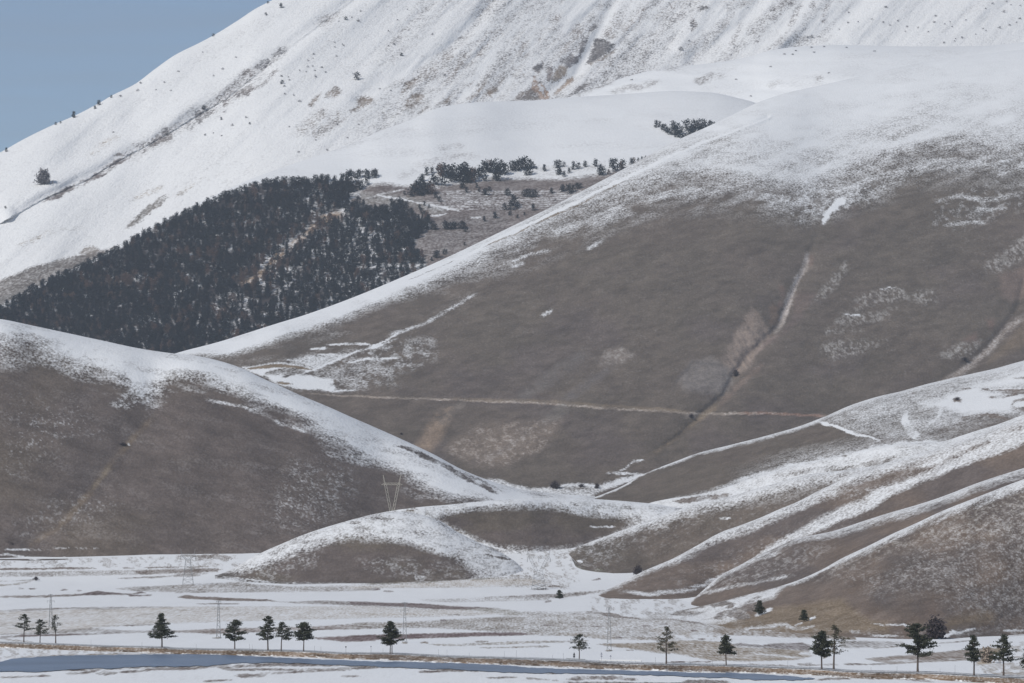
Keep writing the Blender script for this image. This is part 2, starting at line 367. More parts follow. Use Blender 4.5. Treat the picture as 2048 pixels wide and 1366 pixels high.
def paint_mount(P):
    X, Y = P.X, P.Y
    u, v = rot(X, Y, 44, 190, 26); n = fbm(u, v, 21, 4, 0.55)
    base = np.full(X.shape, 1.0)
    # the broken, stony middle and right of the face
    zone = np.clip((X - 590) / 200, 0, 1) * np.clip((X + 2.2 * Y - 640) / 400, 0, 1)
    zone = np.maximum(zone, np.clip((X - 900) / 200, 0, 1))
    base -= zone * (0.13 + 0.50 * np.clip(n + 0.05, -0.2, 1))
    right = np.clip((X - 1600 - (140 - Y) * 0.6) / 60, 0, 1); base = base * (1 - right) + 0.985 * right
    u, v = rot(X, Y, 38, 120, 10); base -= 0.10 * np.clip(fbm(u, v, 33, 3), 0, 1) * np.clip((X - 150) / 300, 0.4, 1)
    P.snow = base
    P.soil[:] = (0.25, 0.225, 0.21)
    # long snow chutes
    for pts, w in ((Zb((1770, 130), (1640, 230), (1500, 350), (1350, 450), (1180, 560), (1000, 640), (930, 760)), 7),
                   (Zb((700, 650), (480, 740), (330, 860), (230, 960), (40, 1080)), 8), (Zc((880, 60), (760, 160), (660, 260), (600, 400), (560, 520), (420, 620), (300, 700)), 5),
                   (Zc((620, 0), (520, 150), (430, 240)), 10), (Zc((1700, 40), (1620, 140), (1480, 260), (1400, 310)), 9), (Zc((1880, 60), (1780, 200), (1700, 360)), 9),
                   (Zb((1900, 400), (1800, 560), (1700, 720), (1600, 810)), 5), (Zd((330, 0), (230, 130), (120, 290)), 7), (Zd((520, 60), (420, 180), (330, 260)), 10),
                   (Zd((820, 0), (700, 130), (560, 240)), 12)):
        P.line(pts, w, 8, snow=1.12, a=0.9)
    # bare strips along the left gully
    P.line(GUL1[3:10], 9, 16, snow=0.80, a=0.9)
    P.line(Z1p((170, 803), (230, 780), (300, 745), (370, 715), (430, 675), (480, 645), (520, 630)), 3, 2.5, snow=0.02, soil=(0.17, 0.14, 0.13), w2=6)
    P.line(Za((920, 1240), (1000, 1230), (1080, 1218)), 3, 3, snow=0.1, soil=ROCK)
    P.line(Za((1080, 1160), (1130, 1185), (1220, 1150), (1300, 1060), (1360, 1030)), 6, 4, snow=0.12, soil=(0.15, 0.135, 0.13))
    P.line(Za((1200, 1170), (1300, 1110), (1390, 1085)), 4, 4, snow=0.15, soil=ROCK)
    P.line(Za((1480, 1030), (1530, 980), (1600, 900)), 7, 4, snow=0.12, soil=(0.15, 0.14, 0.14))
    P.line(Za((1560, 980), (1640, 910), (1700, 870), (1750, 850)), 7, 4, snow=0.15, soil=(0.16, 0.145, 0.14))
    P.line(Za((1780, 850), (1860, 790), (1920, 750), (2045, 690)), 5, 5, snow=0.3, soil=ROCK)
    P.line(Za((1720, 810), (1870, 690), (1950, 620), (2045, 560)), 5, 6, snow=0.35, soil=ROCK)
    P.line(Zb((0, 560), (60, 520), (120, 480), (180, 440), (250, 380)), 5, 5, snow=0.35, soil=(0.15, 0.14, 0.14))
    P.line(Zb((0, 710), (60, 670), (120, 610), (180, 560)), 3, 4, snow=0.3, soil=ROCK)
    P.line(Zb((480, 180), (620, 150), (700, 100)), 5, 9, snow=0.62)
    # lower left streaks
    P.line(Z1p((500, 915), (560, 870), (620, 820), (668, 785)), 3, 4, snow=0.15, soil=(0.2, 0.175, 0.15), w2=5)
    P.line(Z1p((530, 800), (600, 770), (650, 745)), 2, 5, snow=0.6, soil=TAN); P.line(Z1p((700, 790), (760, 750), (820, 710)), 1.5, 5, snow=0.62, soil=TAN)
    P.line(Z1p((70, 985), (200, 930), (330, 910)), 2, 6, snow=0.7, soil=TAN); P.line(Z1p((350, 620), (440, 560), (480, 540)), 3, 7, snow=0.8, soil=TAN)
    # rock outcrops of the middle
    for pts in (Zb((1145, 740), (1180, 670), (1260, 640), (1310, 600), (1290, 660), (1210, 720), (1160, 760)),
                Zb((1180, 880), (1200, 800), (1280, 740), (1360, 760), (1340, 820), (1240, 870)),
                Zb((420, 850), (450, 780), (510, 740), (490, 800), (450, 850)), Zb((530, 780), (560, 730), (640, 690), (690, 720), (660, 770), (600, 780)),
                Zb((740, 900), (800, 850), (790, 790), (840, 760), (930, 780), (920, 830), (850, 850), (800, 890)),
                Zb((1290, 910), (1380, 830), (1370, 870)), Zb((1680, 800), (1760, 740), (1820, 640), (1850, 650), (1780, 760), (1720, 805)),
                Zb((1840, 760), (1850, 710), (1920, 680), (1920, 730), (1880, 770)), Zb((1930, 660), (1980, 570), (1990, 600), (1950, 670)),
                Zb((1450, 830), (1560, 760), (1540, 830)), Zc((170, 550), (260, 480), (240, 540), (190, 610)), Zb((1660, 700), (1740, 640), (1720, 690))):
        P.poly(pts, 3, snow=0.16, soil=(0.23, 0.18, 0.14), a=1)
    for pts, col in ((Zc((650, 380), (660, 300), (740, 310), (820, 350), (790, 400), (700, 460), (640, 510), (590, 510), (620, 440)), (0.15, 0.135, 0.13)),
                (Zc((540, 450), (550, 300), (610, 280), (600, 360), (570, 440), (555, 480)), (0.16, 0.14, 0.135)),
                (Zc((400, 470), (460, 430), (540, 450), (530, 500), (460, 550), (410, 520)), (0.16, 0.14, 0.135)),
                (Zc((310, 660), (330, 590), (390, 520), (450, 540), (430, 610), (370, 650)), (0.30, 0.235, 0.175)),
                (Zc((260, 640), (280, 560), (330, 530), (330, 590), (300, 650)), (0.2, 0.16, 0.14)),
                (Zc((150, 700), (160, 600), (210, 640), (250, 700), (300, 750), (270, 795), (150, 795)), (0.30, 0.20, 0.14)),
                (Zc((320, 770), (370, 700), (480, 600), (500, 640), (440, 690), (380, 740)), (0.36, 0.27, 0.2)),
                (Zc((600, 520), (720, 460), (830, 390), (800, 430), (700, 490)), (0.36, 0.29, 0.23)),
                (Zc((170, 540), (260, 490), (250, 540), (200, 590)), (0.15, 0.135, 0.13)), (Zc((0, 800), (60, 740), (150, 700), (200, 760), (220, 795)), (0.2, 0.165, 0.14)),
                (Zc((450, 770), (540, 680), (660, 650), (560, 720)), (0.18, 0.16, 0.15)), (Zc((710, 590), (750, 570), (740, 600)), (0.15, 0.13, 0.12)),
                (Zc((590, 250), (640, 200), (690, 200), (640, 260)), (0.18, 0.16, 0.15))):
        P.poly(pts, 2, snow=0.06, soil=col, a=1)
    P.poly(Zc((200, 700), (240, 660), (300, 740), (270, 795), (230, 795)), 2, snow=0.1, soil=(0.42, 0.27, 0.17))
    P.line(Zc((240, 560), (250, 620), (290, 700), (300, 740)), 2, 2, snow=1.1); P.line(Zc((290, 760), (400, 650), (480, 560), (560, 480), (600, 380), (640, 280)), 3, 3, snow=1.15)
    P.line(Zc((160, 560), (230, 690), (260, 780)), 1.5, 2, snow=0.9)
    for pts, v in ((Zc((1440, 140), (1460, 200), (1430, 250)), .35), (Zc((1490, 80), (1560, 50)), .35), (Zc((1340, 100), (1370, 150)), .5), (Zc((1640, 190), (1610, 280)), .4),
                   (Zc((1830, 170), (1780, 300), (1740, 360)), .55), (Zc((1900, 200), (1960, 300), (1940, 350)), .6), (Zd((480, 20), (450, 90), (440, 160), (470, 190)), .4), (Zd((350, 10), (350, 60)), .4),
                   (Zd((190, 10), (170, 40)), .4), (Zd((40, 60), (50, 180)), .5), (Zd((270, 20), (200, 140), (160, 240), (110, 350)), .55), (Zd((60, 380), (0, 420)), .6)):
        P.line(pts, 2, 6, snow=v, soil=ROCK)
    for pts, v in ((Zc((360, 100), (300, 220), (210, 330)), .5), (Zc((560, 180), (480, 330), (380, 440)), .45), (Zc((900, 100), (820, 200), (760, 300)), .5), (Zc((1080, 60), (980, 160), (900, 270)), .55), (Zc((1300, 20), (1200, 120), (1120, 200)), .55), (Zb((1700, 420), (1600, 560), (1480, 700)), .5),
                   (Zb((1560, 420), (1420, 560), (1300, 640)), .5), (Zb((1950, 200), (1850, 330), (1760, 450)), .55), (Zb((700, 900), (600, 980), (450, 1080)), .55), (Zb((560, 880), (430, 990), (330, 1060)), .6), (Zc((100, 300), (60, 480), (20, 620)), .5)):
        P.line(pts, 4, 14, snow=v, soil=(.24, .19, .155), a=.8)
    P.soil *= 1 + 0.5 * fbm(X / 9, Y / 9, 8, 3)[:, None]
    P.snow = np.where(P.snow < .7, P.snow + .7 * np.clip(fbm(*rot(X, Y, 48, 16, 6), 88, 4, .65) - .2, 0, 1), P.snow)
    # brown scree and thicket at the very foot on the left
    P.poly([(-60, 582), (0, 560), (30, 549), (60, 536), (90, 528), (130, 516), (165, 507), (200, 500), (235, 491), (262, 482), (300, 560), (-60, 760)], 3, snow=0.08, soil=(0.17, 0.145, 0.125))
    P.poly(Zm((360, 470), (380, 440), (420, 430), (450, 455), (400, 480)), 2, snow=0.2, soil=PALE)
Z1p = lambda *p: Z(0, 0, 2, p)
mount = Hill('snow_mountain', [(-150, 378, 8000), (0, 305, 8200), (50, 277, 8270), (110, 248, 8350), (150, 231, 8430), (200, 205, 8520), (222, 192, 8560), (270, 168, 8640), (310, 138, 8720),
    (350, 110, 8800), (400, 85, 8870), (430, 69, 8920), (480, 38, 9000), (510, 18, 9050), (545, 0, 9100), (700, -80, 9400), (1000, -200, 10000), (2200, -260, 10800)],
    [(-150, 720, 6850), (0, 690, 6880), (300, 560, 7250), (530, 430, 7500), (760, 340, 7820), (1000, 270, 8150), (1300, 230, 8500), (1600, 190, 8600), (2200, 170, 8700)],
    -360, 2420, 3.0, 260, r=0.12, relief=relief_mount, paint=paint_mount, mat=M_MOUNT, rowpow=1.0, back=900)

# ---------------------------------------------------------------- smooth snow shoulder below the upper face
def paint_sh(P):
    X, Y = P.X, P.Y
    P.snow[:] = 0.99 - 0.10 * np.clip(fbm(X / 90, Y / 14, 4, 3), 0, 1)
    P.soil[:] = (0.2, 0.17, 0.15)
    for pts, v, w in ((Zc((500, 760), (640, 700), (820, 640)), .55, 3), (Zc((780, 745), (900, 700), (1050, 680), (1180, 650)), .55, 3), (Zc((1450, 650), (1600, 610), (1700, 600)), .6, 4),
                      (Zc((1100, 545), (1300, 545), (1400, 500), (1640, 440)), .65, 2), (Zc((830, 580), (940, 590)), .6, 2), (Zd((0, 690), (120, 650)), .7, 3), (Zd((390, 640), (440, 620)), .6, 2)):
        P.line(pts, w, 5, snow=v)
shoulder = Hill('snow_shoulder', [(1120, 202, 8150), (1160, 186, 8200), (1200, 172, 8220), (1259, 152, 8250), (1330, 136, 8270), (1424, 126, 8300), (1500, 113, 8330), (1545, 100, 8350), (1600, 93, 8370), (1674, 90, 8380),
    (1774, 92, 8380), (1874, 93, 8380), (1960, 92, 8380), (2048, 84, 8380), (2200, 60, 8400)],
    [(1120, 230, 8050), (1300, 232, 8020), (1500, 250, 7900), (1700, 240, 7700), (2200, 200, 7600)], 1110, 2420, 3.0, 60, r=0.35,
    relief=lambda X, Y: 16 * fbm(X / 160, Y / 30, 3, 3), paint=paint_sh, mat=M_BENCH, back=300)

# ---------------------------------------------------------------- the bench that carries the forest
FOREST = [(-70, 655), (0, 618), (50, 590), (100, 562), (150, 540), (185, 524), (235, 500), (262, 482), (300, 462), (350, 436), (400, 411), (440, 396), (480, 380), (520, 365), (560, 362), (600, 360), (640, 356),
          (660, 368), (700, 358), (715, 372), (722, 392), (706, 398), (700, 415), (712, 408), (735, 412), (765, 420), (778, 408), (806, 408), (820, 425), (856, 440), (862, 455), (850, 465), (832, 480), (828, 500), (848, 515), (855, 540), (820, 620),
          (600, 700), (350, 760), (-70, 800)]
TRACK = Zm((1580, 285), (1520, 300), (1470, 320), (1420, 360), (1370, 405), (1320, 440), (1260, 490), (1200, 550), (1150, 590), (1090, 610))
def paint_bench(P):
    X, Y = P.X, P.Y
    P.snow[:] = 0.985 - 0.10 * np.clip(fbm(X / 130, Y / 16, 4, 3), 0, 1); P.soil[:] = (0.2, 0.17, 0.155)
    P.line(Zf((600, 140), (800, 130), (1050, 110)), 2, 8, snow=1.1); P.line(Zn((0, 60), (150, 45), (330, 10)), 2, 6, snow=.8)
    P.line(Zn((700, 40), (840, 30)), 3, 8, snow=.72); P.line(Zn((500, 190), (640, 130), (760, 90), (900, 80)), 3, 10, snow=.75)
    # brown terraces with thin snow
    br = Zn((150, 400), (340, 235), (430, 225), (540, 235), (600, 230), (700, 240), (830, 215), (1000, 200), (1200, 195), (1290, 200), (1400, 195), (1560, 175), (1700, 130), (1760, 90), (2000, 60), (2000, 400), (600, 700), (0, 900), (-500, 700))
    P.poly(br, 5, snow=0.06, soil=(0.15, 0.118, 0.105))
    P.poly(Zn((560, 500), (760, 400), (1000, 360), (1100, 420), (640, 640), (560, 600)), 8, snow=0.10, soil=(0.14, 0.112, 0.10))
    P.poly(Zn((1190, 130), (1500, 130), (1600, 100), (1500, 160), (1380, 180), (1200, 200)), 4, snow=.85)
    P.poly(Zn((320, 270), (560, 290), (760, 350), (700, 380), (560, 340), (280, 330)), 5, snow=0.2, soil=(0.17, 0.145, 0.125))
    for k in range(9):
        y = 262 + k * 11; P.line(Zn((700 - k * 12, y + 4), (900, y), (1100, y + 2), (1500 - k * 20, y - 2)), 0.5, 1.4, snow=0.62, a=.8)
    P.line(Ze((640, 510), (700, 520), (800, 540), (900, 560), (1000, 580), (1200, 615), (1400, 655), (1600, 690)), 1.0, 1.2, snow=1.1)
    P.line(Ze((1260, 750), (1350, 738), (1450, 715)), 0.8, 1.2, snow=1.0); P.line(Ze((500, 550), (580, 540), (700, 500), (960, 440)), 0.8, 1.3, snow=0.8)
    P.line(Ze((1700, 775), (1840, 765)), 0.8, 1.2, snow=0.9)
    # forest floor: dark litter with snow lying in the gaps
    n = fbm(X / 16, Y / 10, 77, 3)
    P.poly(FOREST, 3, snow=0.30, soil=(0.05, 0.042, 0.04))
    ins = P.soil[:, 0] < 0.07
    P.snow = np.where(ins, np.clip(0.10 + 0.9 * n + 0.35 * np.clip((X - 450) / 300, -0.4, 1), 0, 0.8), P.snow)
    P.line(TRACK, 7, 4, snow=0.25, soil=(0.33, 0.22, 0.13), w2=3)
    P.poly(Zm((0, 580), (200, 505), (330, 470), (560, 415), (600, 400), (300, 560), (0, 700)), 2, snow=0.15, soil=(0.17, 0.145, 0.125))
    P.poly(Zm((-60, 640), (0, 610), (140, 560), (200, 520), (280, 490), (330, 520), (150, 640), (-60, 740)), 2, snow=0.12, soil=(0.16, 0.14, 0.12))
    P.line(Zm((0, 590), (100, 555), (200, 520), (300, 480)), 1.5, 2, snow=0.9)
bench = Hill('forest_bench', [(-150, 660, 6550), (0, 596, 6700), (60, 572, 6780), (120, 548, 6850), (185, 520, 6920), (262, 476, 7000), (400, 404, 7180), (530, 347, 7350), (640, 310, 7480), (700, 288, 7550), (760, 262, 7600), (820, 240, 7660), (870, 218, 7720), (900, 211, 7760), (960, 204, 7800),
    (1060, 201, 7900), (1140, 195, 7930), (1250, 188, 7950), (1350, 182, 7970), (1420, 185, 7970), (1480, 197, 7950), (1530, 211, 7930), (1700, 262, 7880)],
    [(-150, 800, 6250), (0, 790, 6300), (350, 760, 6400), (600, 700, 6500), (900, 580, 6700), (1200, 440, 6950), (1400, 340, 7250), (1530, 290, 7450), (1700, 300, 7600)],
    -360, 1600, 2.5, 230, r=0.18, relief=lambda X, Y: 20 * fbm(X / 200, Y / 60, 13, 3), paint=paint_bench, mat=M_BENCH, back=250, paint_kw=dict(jit=1.0))

# ---------------------------------------------------------------- the great bare hill
GUL_M = Zj((1340, 0), (1290, 30), (1240, 90), (1215, 150), (1190, 220), (1165, 290), (1130, 360), (1100, 430), (1065, 510), (1000, 570), (930, 640), (890, 700), (850, 780), (760, 860), (690, 930), (620, 980))
GUL_R = Zj((2048, 330), (2020, 440), (1960, 520), (1900, 590), (1840, 650), (1720, 720), (1600, 800))
def relief_main(X, Y):
    d = 16 * fbm(X / 420, Y / 300, 31, 2) 
    u, v = rot(X, Y, 25, 200, 60); d += 5 * fbm(u, v, 32, 3)
    u, v = rot(X, Y, 28, 60, 14); d += 0.9 * fbm(u, v, 37, 3)
    b, sd = dist_line(X, Y, GUL_M); dep = np.clip((Y - 440) / 160, 0, 1)
    w_ = 1 + .5 * fbm(X / 14, Y / 14, 38, 3)
    d += dep * (20 * np.exp(-(b / 24) ** 2) + 14 * np.exp(-(b / 7 / w_) ** 2)) - dep * 5 * np.exp(-((b - 50) / 34) ** 2)
    b, sd = dist_line(X, Y, GUL_R); d += 20 * np.exp(-(b / 26) ** 2) + 10 * np.exp(-(b / 7) ** 2)
    # snow cornice lip under the ridge
    b, sd = dist_line(X, Y, CORN); d += np.where(sd < 0, -1.0, 1.2) * 9 * np.exp(-(b / 5) ** 2) * np.clip((X - 800) / 250, 0.1, 1)
    b, sd = dist_line(X, Y, [(640, 787), (1000, 806), (1380, 826), (1660, 832)]); d += 2.0 * np.exp(-(b / 3) ** 2)
    return d
CORN = Zn((540, 720), (690, 655), (870, 585), (1000, 512), (1120, 460), (1250, 395), (1400, 325), (1560, 240), (1700, 180), (1900, 80), (2048, 20)) + Zc((2045, 940))
def paint_main(P):
    X, Y = P.X, P.Y
    g = np.clip(fbm(X / 170, Y / 90, 44, 3) * 1.6 + 0.5, 0, 1)[:, None]
    P.soil[:] = np.array(GRASS) * (1 - g) + np.array(GREEN) * g
    g = np.clip(fbm(X / 120, Y / 60, 49, 3) * 2.2 + (Y[:] - 700) / 500, 0, 1)[:, None] * 0.8
    P.soil = P.soil * (1 - g) + np.array(PURP) * g
    u, v = rot(X, Y, 28, 120, 16); P.soil *= (1 + .12 * fbm(u, v, 45, 4, .6) + .06 * fbm(X / 60, Y / 40, 46, 3) + .14 * fbm(*rot(X, Y, 20, 22, 7), 47, 3, .6))[:, None]
    edge = [(300, 716, 14), (445, 714, 14), (520, 694, 16), (600, 668, 18), (700, 636, 20), (760, 612, 26), (820, 590, 34), (900, 560, 44), (1000, 512, 56), (1100, 462, 66), (1200, 424, 76), (1300, 390, 78), (1400, 372, 70), (1460, 372, 60),
            (1520, 384, 60), (1600, 394, 70), (1660, 384, 70), (1720, 362, 80), (1800, 336, 80), (1850, 318, 70), (1930, 316, 80), (2000, 330, 90), (2048, 322, 90), (2200, 300, 90)]
    P.below(edge, 40, snow_up=1.0, snow_dn=0.0)
    e = pchip([p[0] for p in edge], [p[1] for p in edge], X)
    # thin, streaky snow in the band above the edge
    thin = np.exp(-((Y - (e - 62)) / 46) ** 2) * np.clip((X - 850) / 300, 0, 1)
    u, v = rot(X, Y, 20, 90, 14); P.snow -= thin * (0.20 + 0.30 * fbm(u, v, 61, 3))
    P.snow -= 0.05 * np.clip((Y - e + 250) / 250, 0, 1) * (Y < e) * np.clip((X - 900) / 300, 0, 1)
    up = Y < e + 30
    P.snow += np.where(up, 0.16 * fbm(X / 60, Y / 16, 66, 3), 0)
    # tail of speckled snow below the edge
    tail = np.clip(1 - (Y - e) / 70, 0, 1) * (Y > e) * np.clip((X - 850) / 300, 0, 1)
    P.snow += tail * np.clip(0.34 + 0.9 * fbm(*rot(X, Y, 24, 50, 14), 71, 3), 0, 1) * 0.6
    # cornice face
    P.line(CORN, 2.0, 1.5, snow=1.2); P.line(Zn((930, 553), (1000, 520), (1100, 485), (1250, 408), (1330, 372), (1420, 335), (1560, 258), (1650, 212)), 0.8, 1.0, snow=0.12, soil=OCHRE)
    P.line(Zn((560, 712), (700, 655), (800, 616)), 0.4, 1.0, snow=.5)
    # snow patches on the right shoulder
    for pts in (Zj((1240, 95), (1270, 50), (1300, 20), (1335, -10)),): P.line(pts, 2.5, 3, snow=1.1, w2=7)
    P.spots(Zj((1020, -20), (1250, -60), (1500, -60), (1450, 0), (1380, 30), (1280, 60), (1150, 90), (1040, 20)), 6, .9, 5, 9, .05, snow=1.0)
    for pts in (Zj((1700, 10), (1780, -20), (1880, 5), (2048, -30)), Zj((1840, 35), (1900, 40), (1980, 30)), Zj((1730, 105), (1830, 85), (1890, 92)), Zd((1740, 1320), (1900, 1290), (2045, 1220)), Zd((1600, 1300), (1750, 1260))):
        P.line(pts, 1.5, 4, snow=0.8, a=.6)
    P.spots(Zj((1680, 110), (1700, -20), (1880, -70), (2100, -80), (2100, 20), (1960, 60), (1840, 110)), 8, .6, 6, 8, .12, snow=.6)
    for pts in (Zj((0, 250), (60, 220), (150, 200)), Zj((300, 190), (360, 165)), Zj((120, 460), (160, 440)), Zn((640, 940), (740, 880), (840, 820), (900, 790)), Zn((450, 1000), (560, 970), (640, 940)), Zn((1240, 900), (1290, 870)), Zn((1470, 560), (1530, 530)), Zn((1080, 650), (1150, 630))):
        P.line(pts, 1, 4, snow=0.62)
    P.spots([(700, 640), (1000, 560), (1500, 480), (2100, 440), (2100, 760), (1300, 800), (700, 760)], 30, .10, 8, 5, .40, snow=.5, soil=PALE)
    # the patchwork of snow around the old pens, lower left
    P.spots(Zg((430, 590), (800, 540), (1200, 440), (1700, 400), (2048, 300), (2400, 300), (2400, 500), (2048, 640), (1800, 760), (1500, 820), (900, 790), (700, 700)), 8, .9, 12, 12, -.12, snow=.62)
    P.poly(Zg((900, 510), (1200, 470), (1500, 450), (1400, 520), (1200, 600), (1150, 590), (1000, 545)), 3, snow=.72)
    P.poly(Zg((430, 585), (600, 555), (850, 540), (1000, 560), (1180, 610), (1100, 640), (950, 590), (700, 620), (640, 680), (500, 620)), 2, snow=1.0)
    P.poly(Zg((640, 660), (900, 650), (1350, 700), (1400, 800), (1380, 830), (950, 790), (800, 760)), 3, snow=.98)
    P.poly(Zg((480, 595), (620, 565), (800, 553), (1000, 570), (1160, 612), (1100, 622), (900, 590), (700, 592), (520, 612)), 1.2, snow=0.0, soil=OCHRE)
    P.poly(Zg((780, 735), (850, 730), (930, 742), (960, 756), (900, 764), (830, 756)), 1.2, snow=0.0, soil=OCHRE)
    P.line(Zg((660, 655), (780, 620), (900, 600)), 1.5, 2, snow=0.15); P.line(Zg((850, 675), (950, 650), (1080, 630)), 2.5, 2, snow=0.2)
    for pts in (Zg((1000, 670), (1180, 610), (1300, 550), (1450, 490), (1600, 420), (1800, 370), (2048, 290)), Zg((1300, 355), (1500, 350), (1700, 345), (1760, 358)), Zg((1130, 405), (1300, 395)), Zg((1190, 462), (1400, 455)), Zg((1500, 545), (1700, 500), (2048, 488)),
                Zg((1720, 380), (1900, 310), (2048, 235)), Zg((930, 700), (1100, 720), (1380, 790), (1400, 825)), Zg((940, 790), (1200, 800), (1400, 828), (1600, 812))):
        P.line(pts, 1.0, 2, snow=1.0)
    P.spots(Zg((1200, 640), (1500, 560), (2048, 560), (2048, 760), (1400, 840)), 8, .8, 15, 8, .0, snow=.42)
    # track across the foot
    P.line([(618, 787), (700, 792), (850, 797), (1024, 804), (1110, 809), (1230, 817), (1400, 826), (1530, 828), (1660, 831)], 1.0, 1.6, snow=0.1, soil=(0.33, 0.26, 0.20))
    P.line([(900, 796), (1024, 800), (1110, 804), (1230, 812), (1390, 822)], 1.0, 3, soil=(0.26, 0.2, 0.14), a=.6); P.line([(1480, 826), (1560, 829), (1660, 831)], 1.0, 2, soil=(0.30, 0.17, 0.12), a=.8)
    # eroded gullies and pale scree
    P.spk = 1.0
    tri = Zj((960, 440), (1020, 520), (1030, 560), (970, 600), (960, 650), (900, 700), (840, 670), (870, 600), (900, 530))
    P.poly(tri, 9, soil=(0.20, 0.16, 0.135), a=.9)
    keep = P.soil.copy(); P.poly(tri, 8, soil=(0.34, 0.265, 0.215)); q = np.clip(.45 + 1.3 * fbm(*rot(X, Y, -62, 34, 5), 92, 4, .6), 0, 1)[:, None]; P.soil = keep * (1 - q) + P.soil * q
    tri2 = Zj((690, 740), (720, 670), (790, 640), (860, 680), (885, 720), (870, 770), (780, 770)); keep = P.soil.copy(); P.poly(tri2, 10, soil=(0.27, 0.235, 0.205)); q = np.clip(.35 + 1.2 * fbm(*rot(X, Y, -50, 26, 6), 93, 4, .6), 0, 1)[:, None]; P.soil = keep * (1 - q) + P.soil * q
    P.spots(tri, 6, .6, 91, 6, 0, soil=(0.31, 0.24, 0.195))
    P.poly(Zj((670, 720), (720, 650), (800, 630), (860, 670), (880, 720), (870, 770), (780, 770), (700, 760)), 8, soil=(0.19, 0.165, 0.15), a=.9)
    P.spots(Zj((670, 720), (720, 650), (800, 630), (860, 670), (880, 720), (870, 770), (780, 770), (700, 760)), 8, .6, 18, 8, 0, soil=(.25, .215, .19))
    P.line(Zj((1180, 210), (1170, 270), (1140, 320), (1120, 370), (1100, 430), (1070, 500), (1050, 530)), 4, 4, snow=.12, soil=(0.40, 0.34, 0.30))
    P.line(Zj((1070, 340), (1090, 400), (1070, 430)), 4, 5, soil=RED, a=.9); P.line(Zj((1040, 420), (1050, 460), (1040, 500)), 5, 7, soil=(0.19, 0.135, 0.10), a=.9)
    P.line(Zj((1190, 220), (1200, 240), (1190, 260)), 5, 5, soil=RED, a=.6); P.poly(Zj((1130, 370), (1220, 370), (1160, 460), (1120, 480)), 6, soil=(0.16, 0.12, 0.1), a=.8)
    P.line(Zj((1060, 540), (1010, 580), (970, 620)), 2, 3, soil=(0.27, 0.21, 0.18)); P.line(Zj((1160, 460), (1080, 530), (1000, 590)), 2, 8, soil=(0.15, 0.115, 0.1), a=.8)
    P.line(Zj((1000, 660), (940, 710), (880, 770), (830, 820)), 3, 6, soil=(0.20, 0.15, 0.12), a=.8)
    P.line(Zj((830, 820), (780, 850), (720, 890), (660, 940), (620, 980), (560, 1020)), 2, 6, soil=(0.22, 0.17, 0.12), a=.9)
    P.line(Zj((690, 870), (740, 860)), 4, 3, soil=PALE); P.line(Zj((890, 690), (905, 700)), 3, 3, soil=DARK); P.line(Zj((870, 760), (885, 765)), 3, 3, soil=DARK, a=.6)
    P.line(Zj((640, 750), (720, 650), (860, 660)), 1, 4, soil=(0.085, 0.075, 0.07), a=.5)
    for pts in (Zj((1360, 420), (1390, 380), (1440, 360), (1560, 355), (1590, 390), (1520, 410), (1440, 420), (1380, 445)), Zj((1590, 400), (1620, 360), (1690, 360), (1700, 410), (1640, 420)),
                Zj((1290, 490), (1310, 450), (1400, 460), (1540, 430), (1480, 480), (1340, 500)), Zj((1230, 600), (1260, 560), (1500, 560), (1400, 610), (1290, 640)), Zj((1240, 540), (1260, 510), (1400, 520)),
                Zj((1210, 400), (1260, 330), (1340, 240), (1340, 280), (1300, 350), (1240, 400)), Zj((1880, 290), (1900, 250), (1960, 210), (2048, 140), (2100, 140), (2100, 220), (2000, 260), (1940, 290)),
                Zj((1700, 620), (1800, 570), (1880, 560), (1840, 620), (1760, 640))):
        P.spots(pts, 5, .7, 19, 5, 0, snow=.14, soil=(0.30, 0.27, 0.24))
    P.line(Zj((1470, 355), (1520, 350), (1555, 360)), 0.6, 1.5, snow=.9); P.line(Zj((1320, 455), (1400, 460)), 0.6, 1.5, snow=.8)
    P.poly(Zj((1950, 300), (2048, 270), (2100, 300), (2060, 380), (2000, 410), (1960, 380)), 6, soil=(0.215, 0.16, 0.13), a=.9)
    P.line(Zj((2048, 460), (1980, 520), (1920, 590), (1860, 640), (1800, 690), (1720, 730)), 3, 6, snow=.15, soil=(0.26, 0.21, 0.175))
    P.poly(Zj((1980, 560), (2048, 470), (2100, 440), (2100, 560), (1900, 650)), 8, soil=OCHRE, a=.5); P.poly(Zj((1900, 480), (1930, 480), (1920, 520)), 5, soil=RED); P.poly(Zj((1800, 560), (1860, 530), (1870, 570)), 5, soil=RED, a=.7)
    P.line(Zj((1790, 645), (1830, 645)), 3, 4, soil=DARK, a=.7); P.spk = .6
    P.poly(Zj((350, 660), (370, 600), (430, 590), (500, 620), (440, 650)), 6, soil=(0.20, 0.165, 0.14), a=.9); P.spots(Zj((350, 660), (370, 600), (430, 590), (500, 620), (440, 650)), 4, .6, 3, 6, 0, snow=.2, soil=PALE)
    P.line(Zj((20, 800), (100, 750), (180, 690), (300, 610)), 4, 14, soil=(0.16, 0.14, 0.125), a=.8); P.line(Zj((210, 800), (300, 740), (400, 670)), 4, 10, soil=(0.15, 0.13, 0.12), a=.7)
    # orange and pale slips under the track
    P.poly([(825, 895), (850, 860), (870, 840), (895, 845), (880, 880), (855, 905)], 8, soil=(0.25, 0.185, 0.135), a=.9)
    P.poly([(890, 900), (920, 870), (960, 850), (990, 845), (1060, 845), (1120, 840), (1110, 870), (1060, 910), (1000, 935), (940, 925)], 12, soil=(0.215, 0.17, 0.135), a=.85)
    P.spots([(890, 900), (960, 850), (1060, 845), (1120, 840), (1080, 900), (1000, 935), (940, 925)], 6, .8, 23, 9, .05, snow=.2, soil=(0.33, 0.25, 0.19))
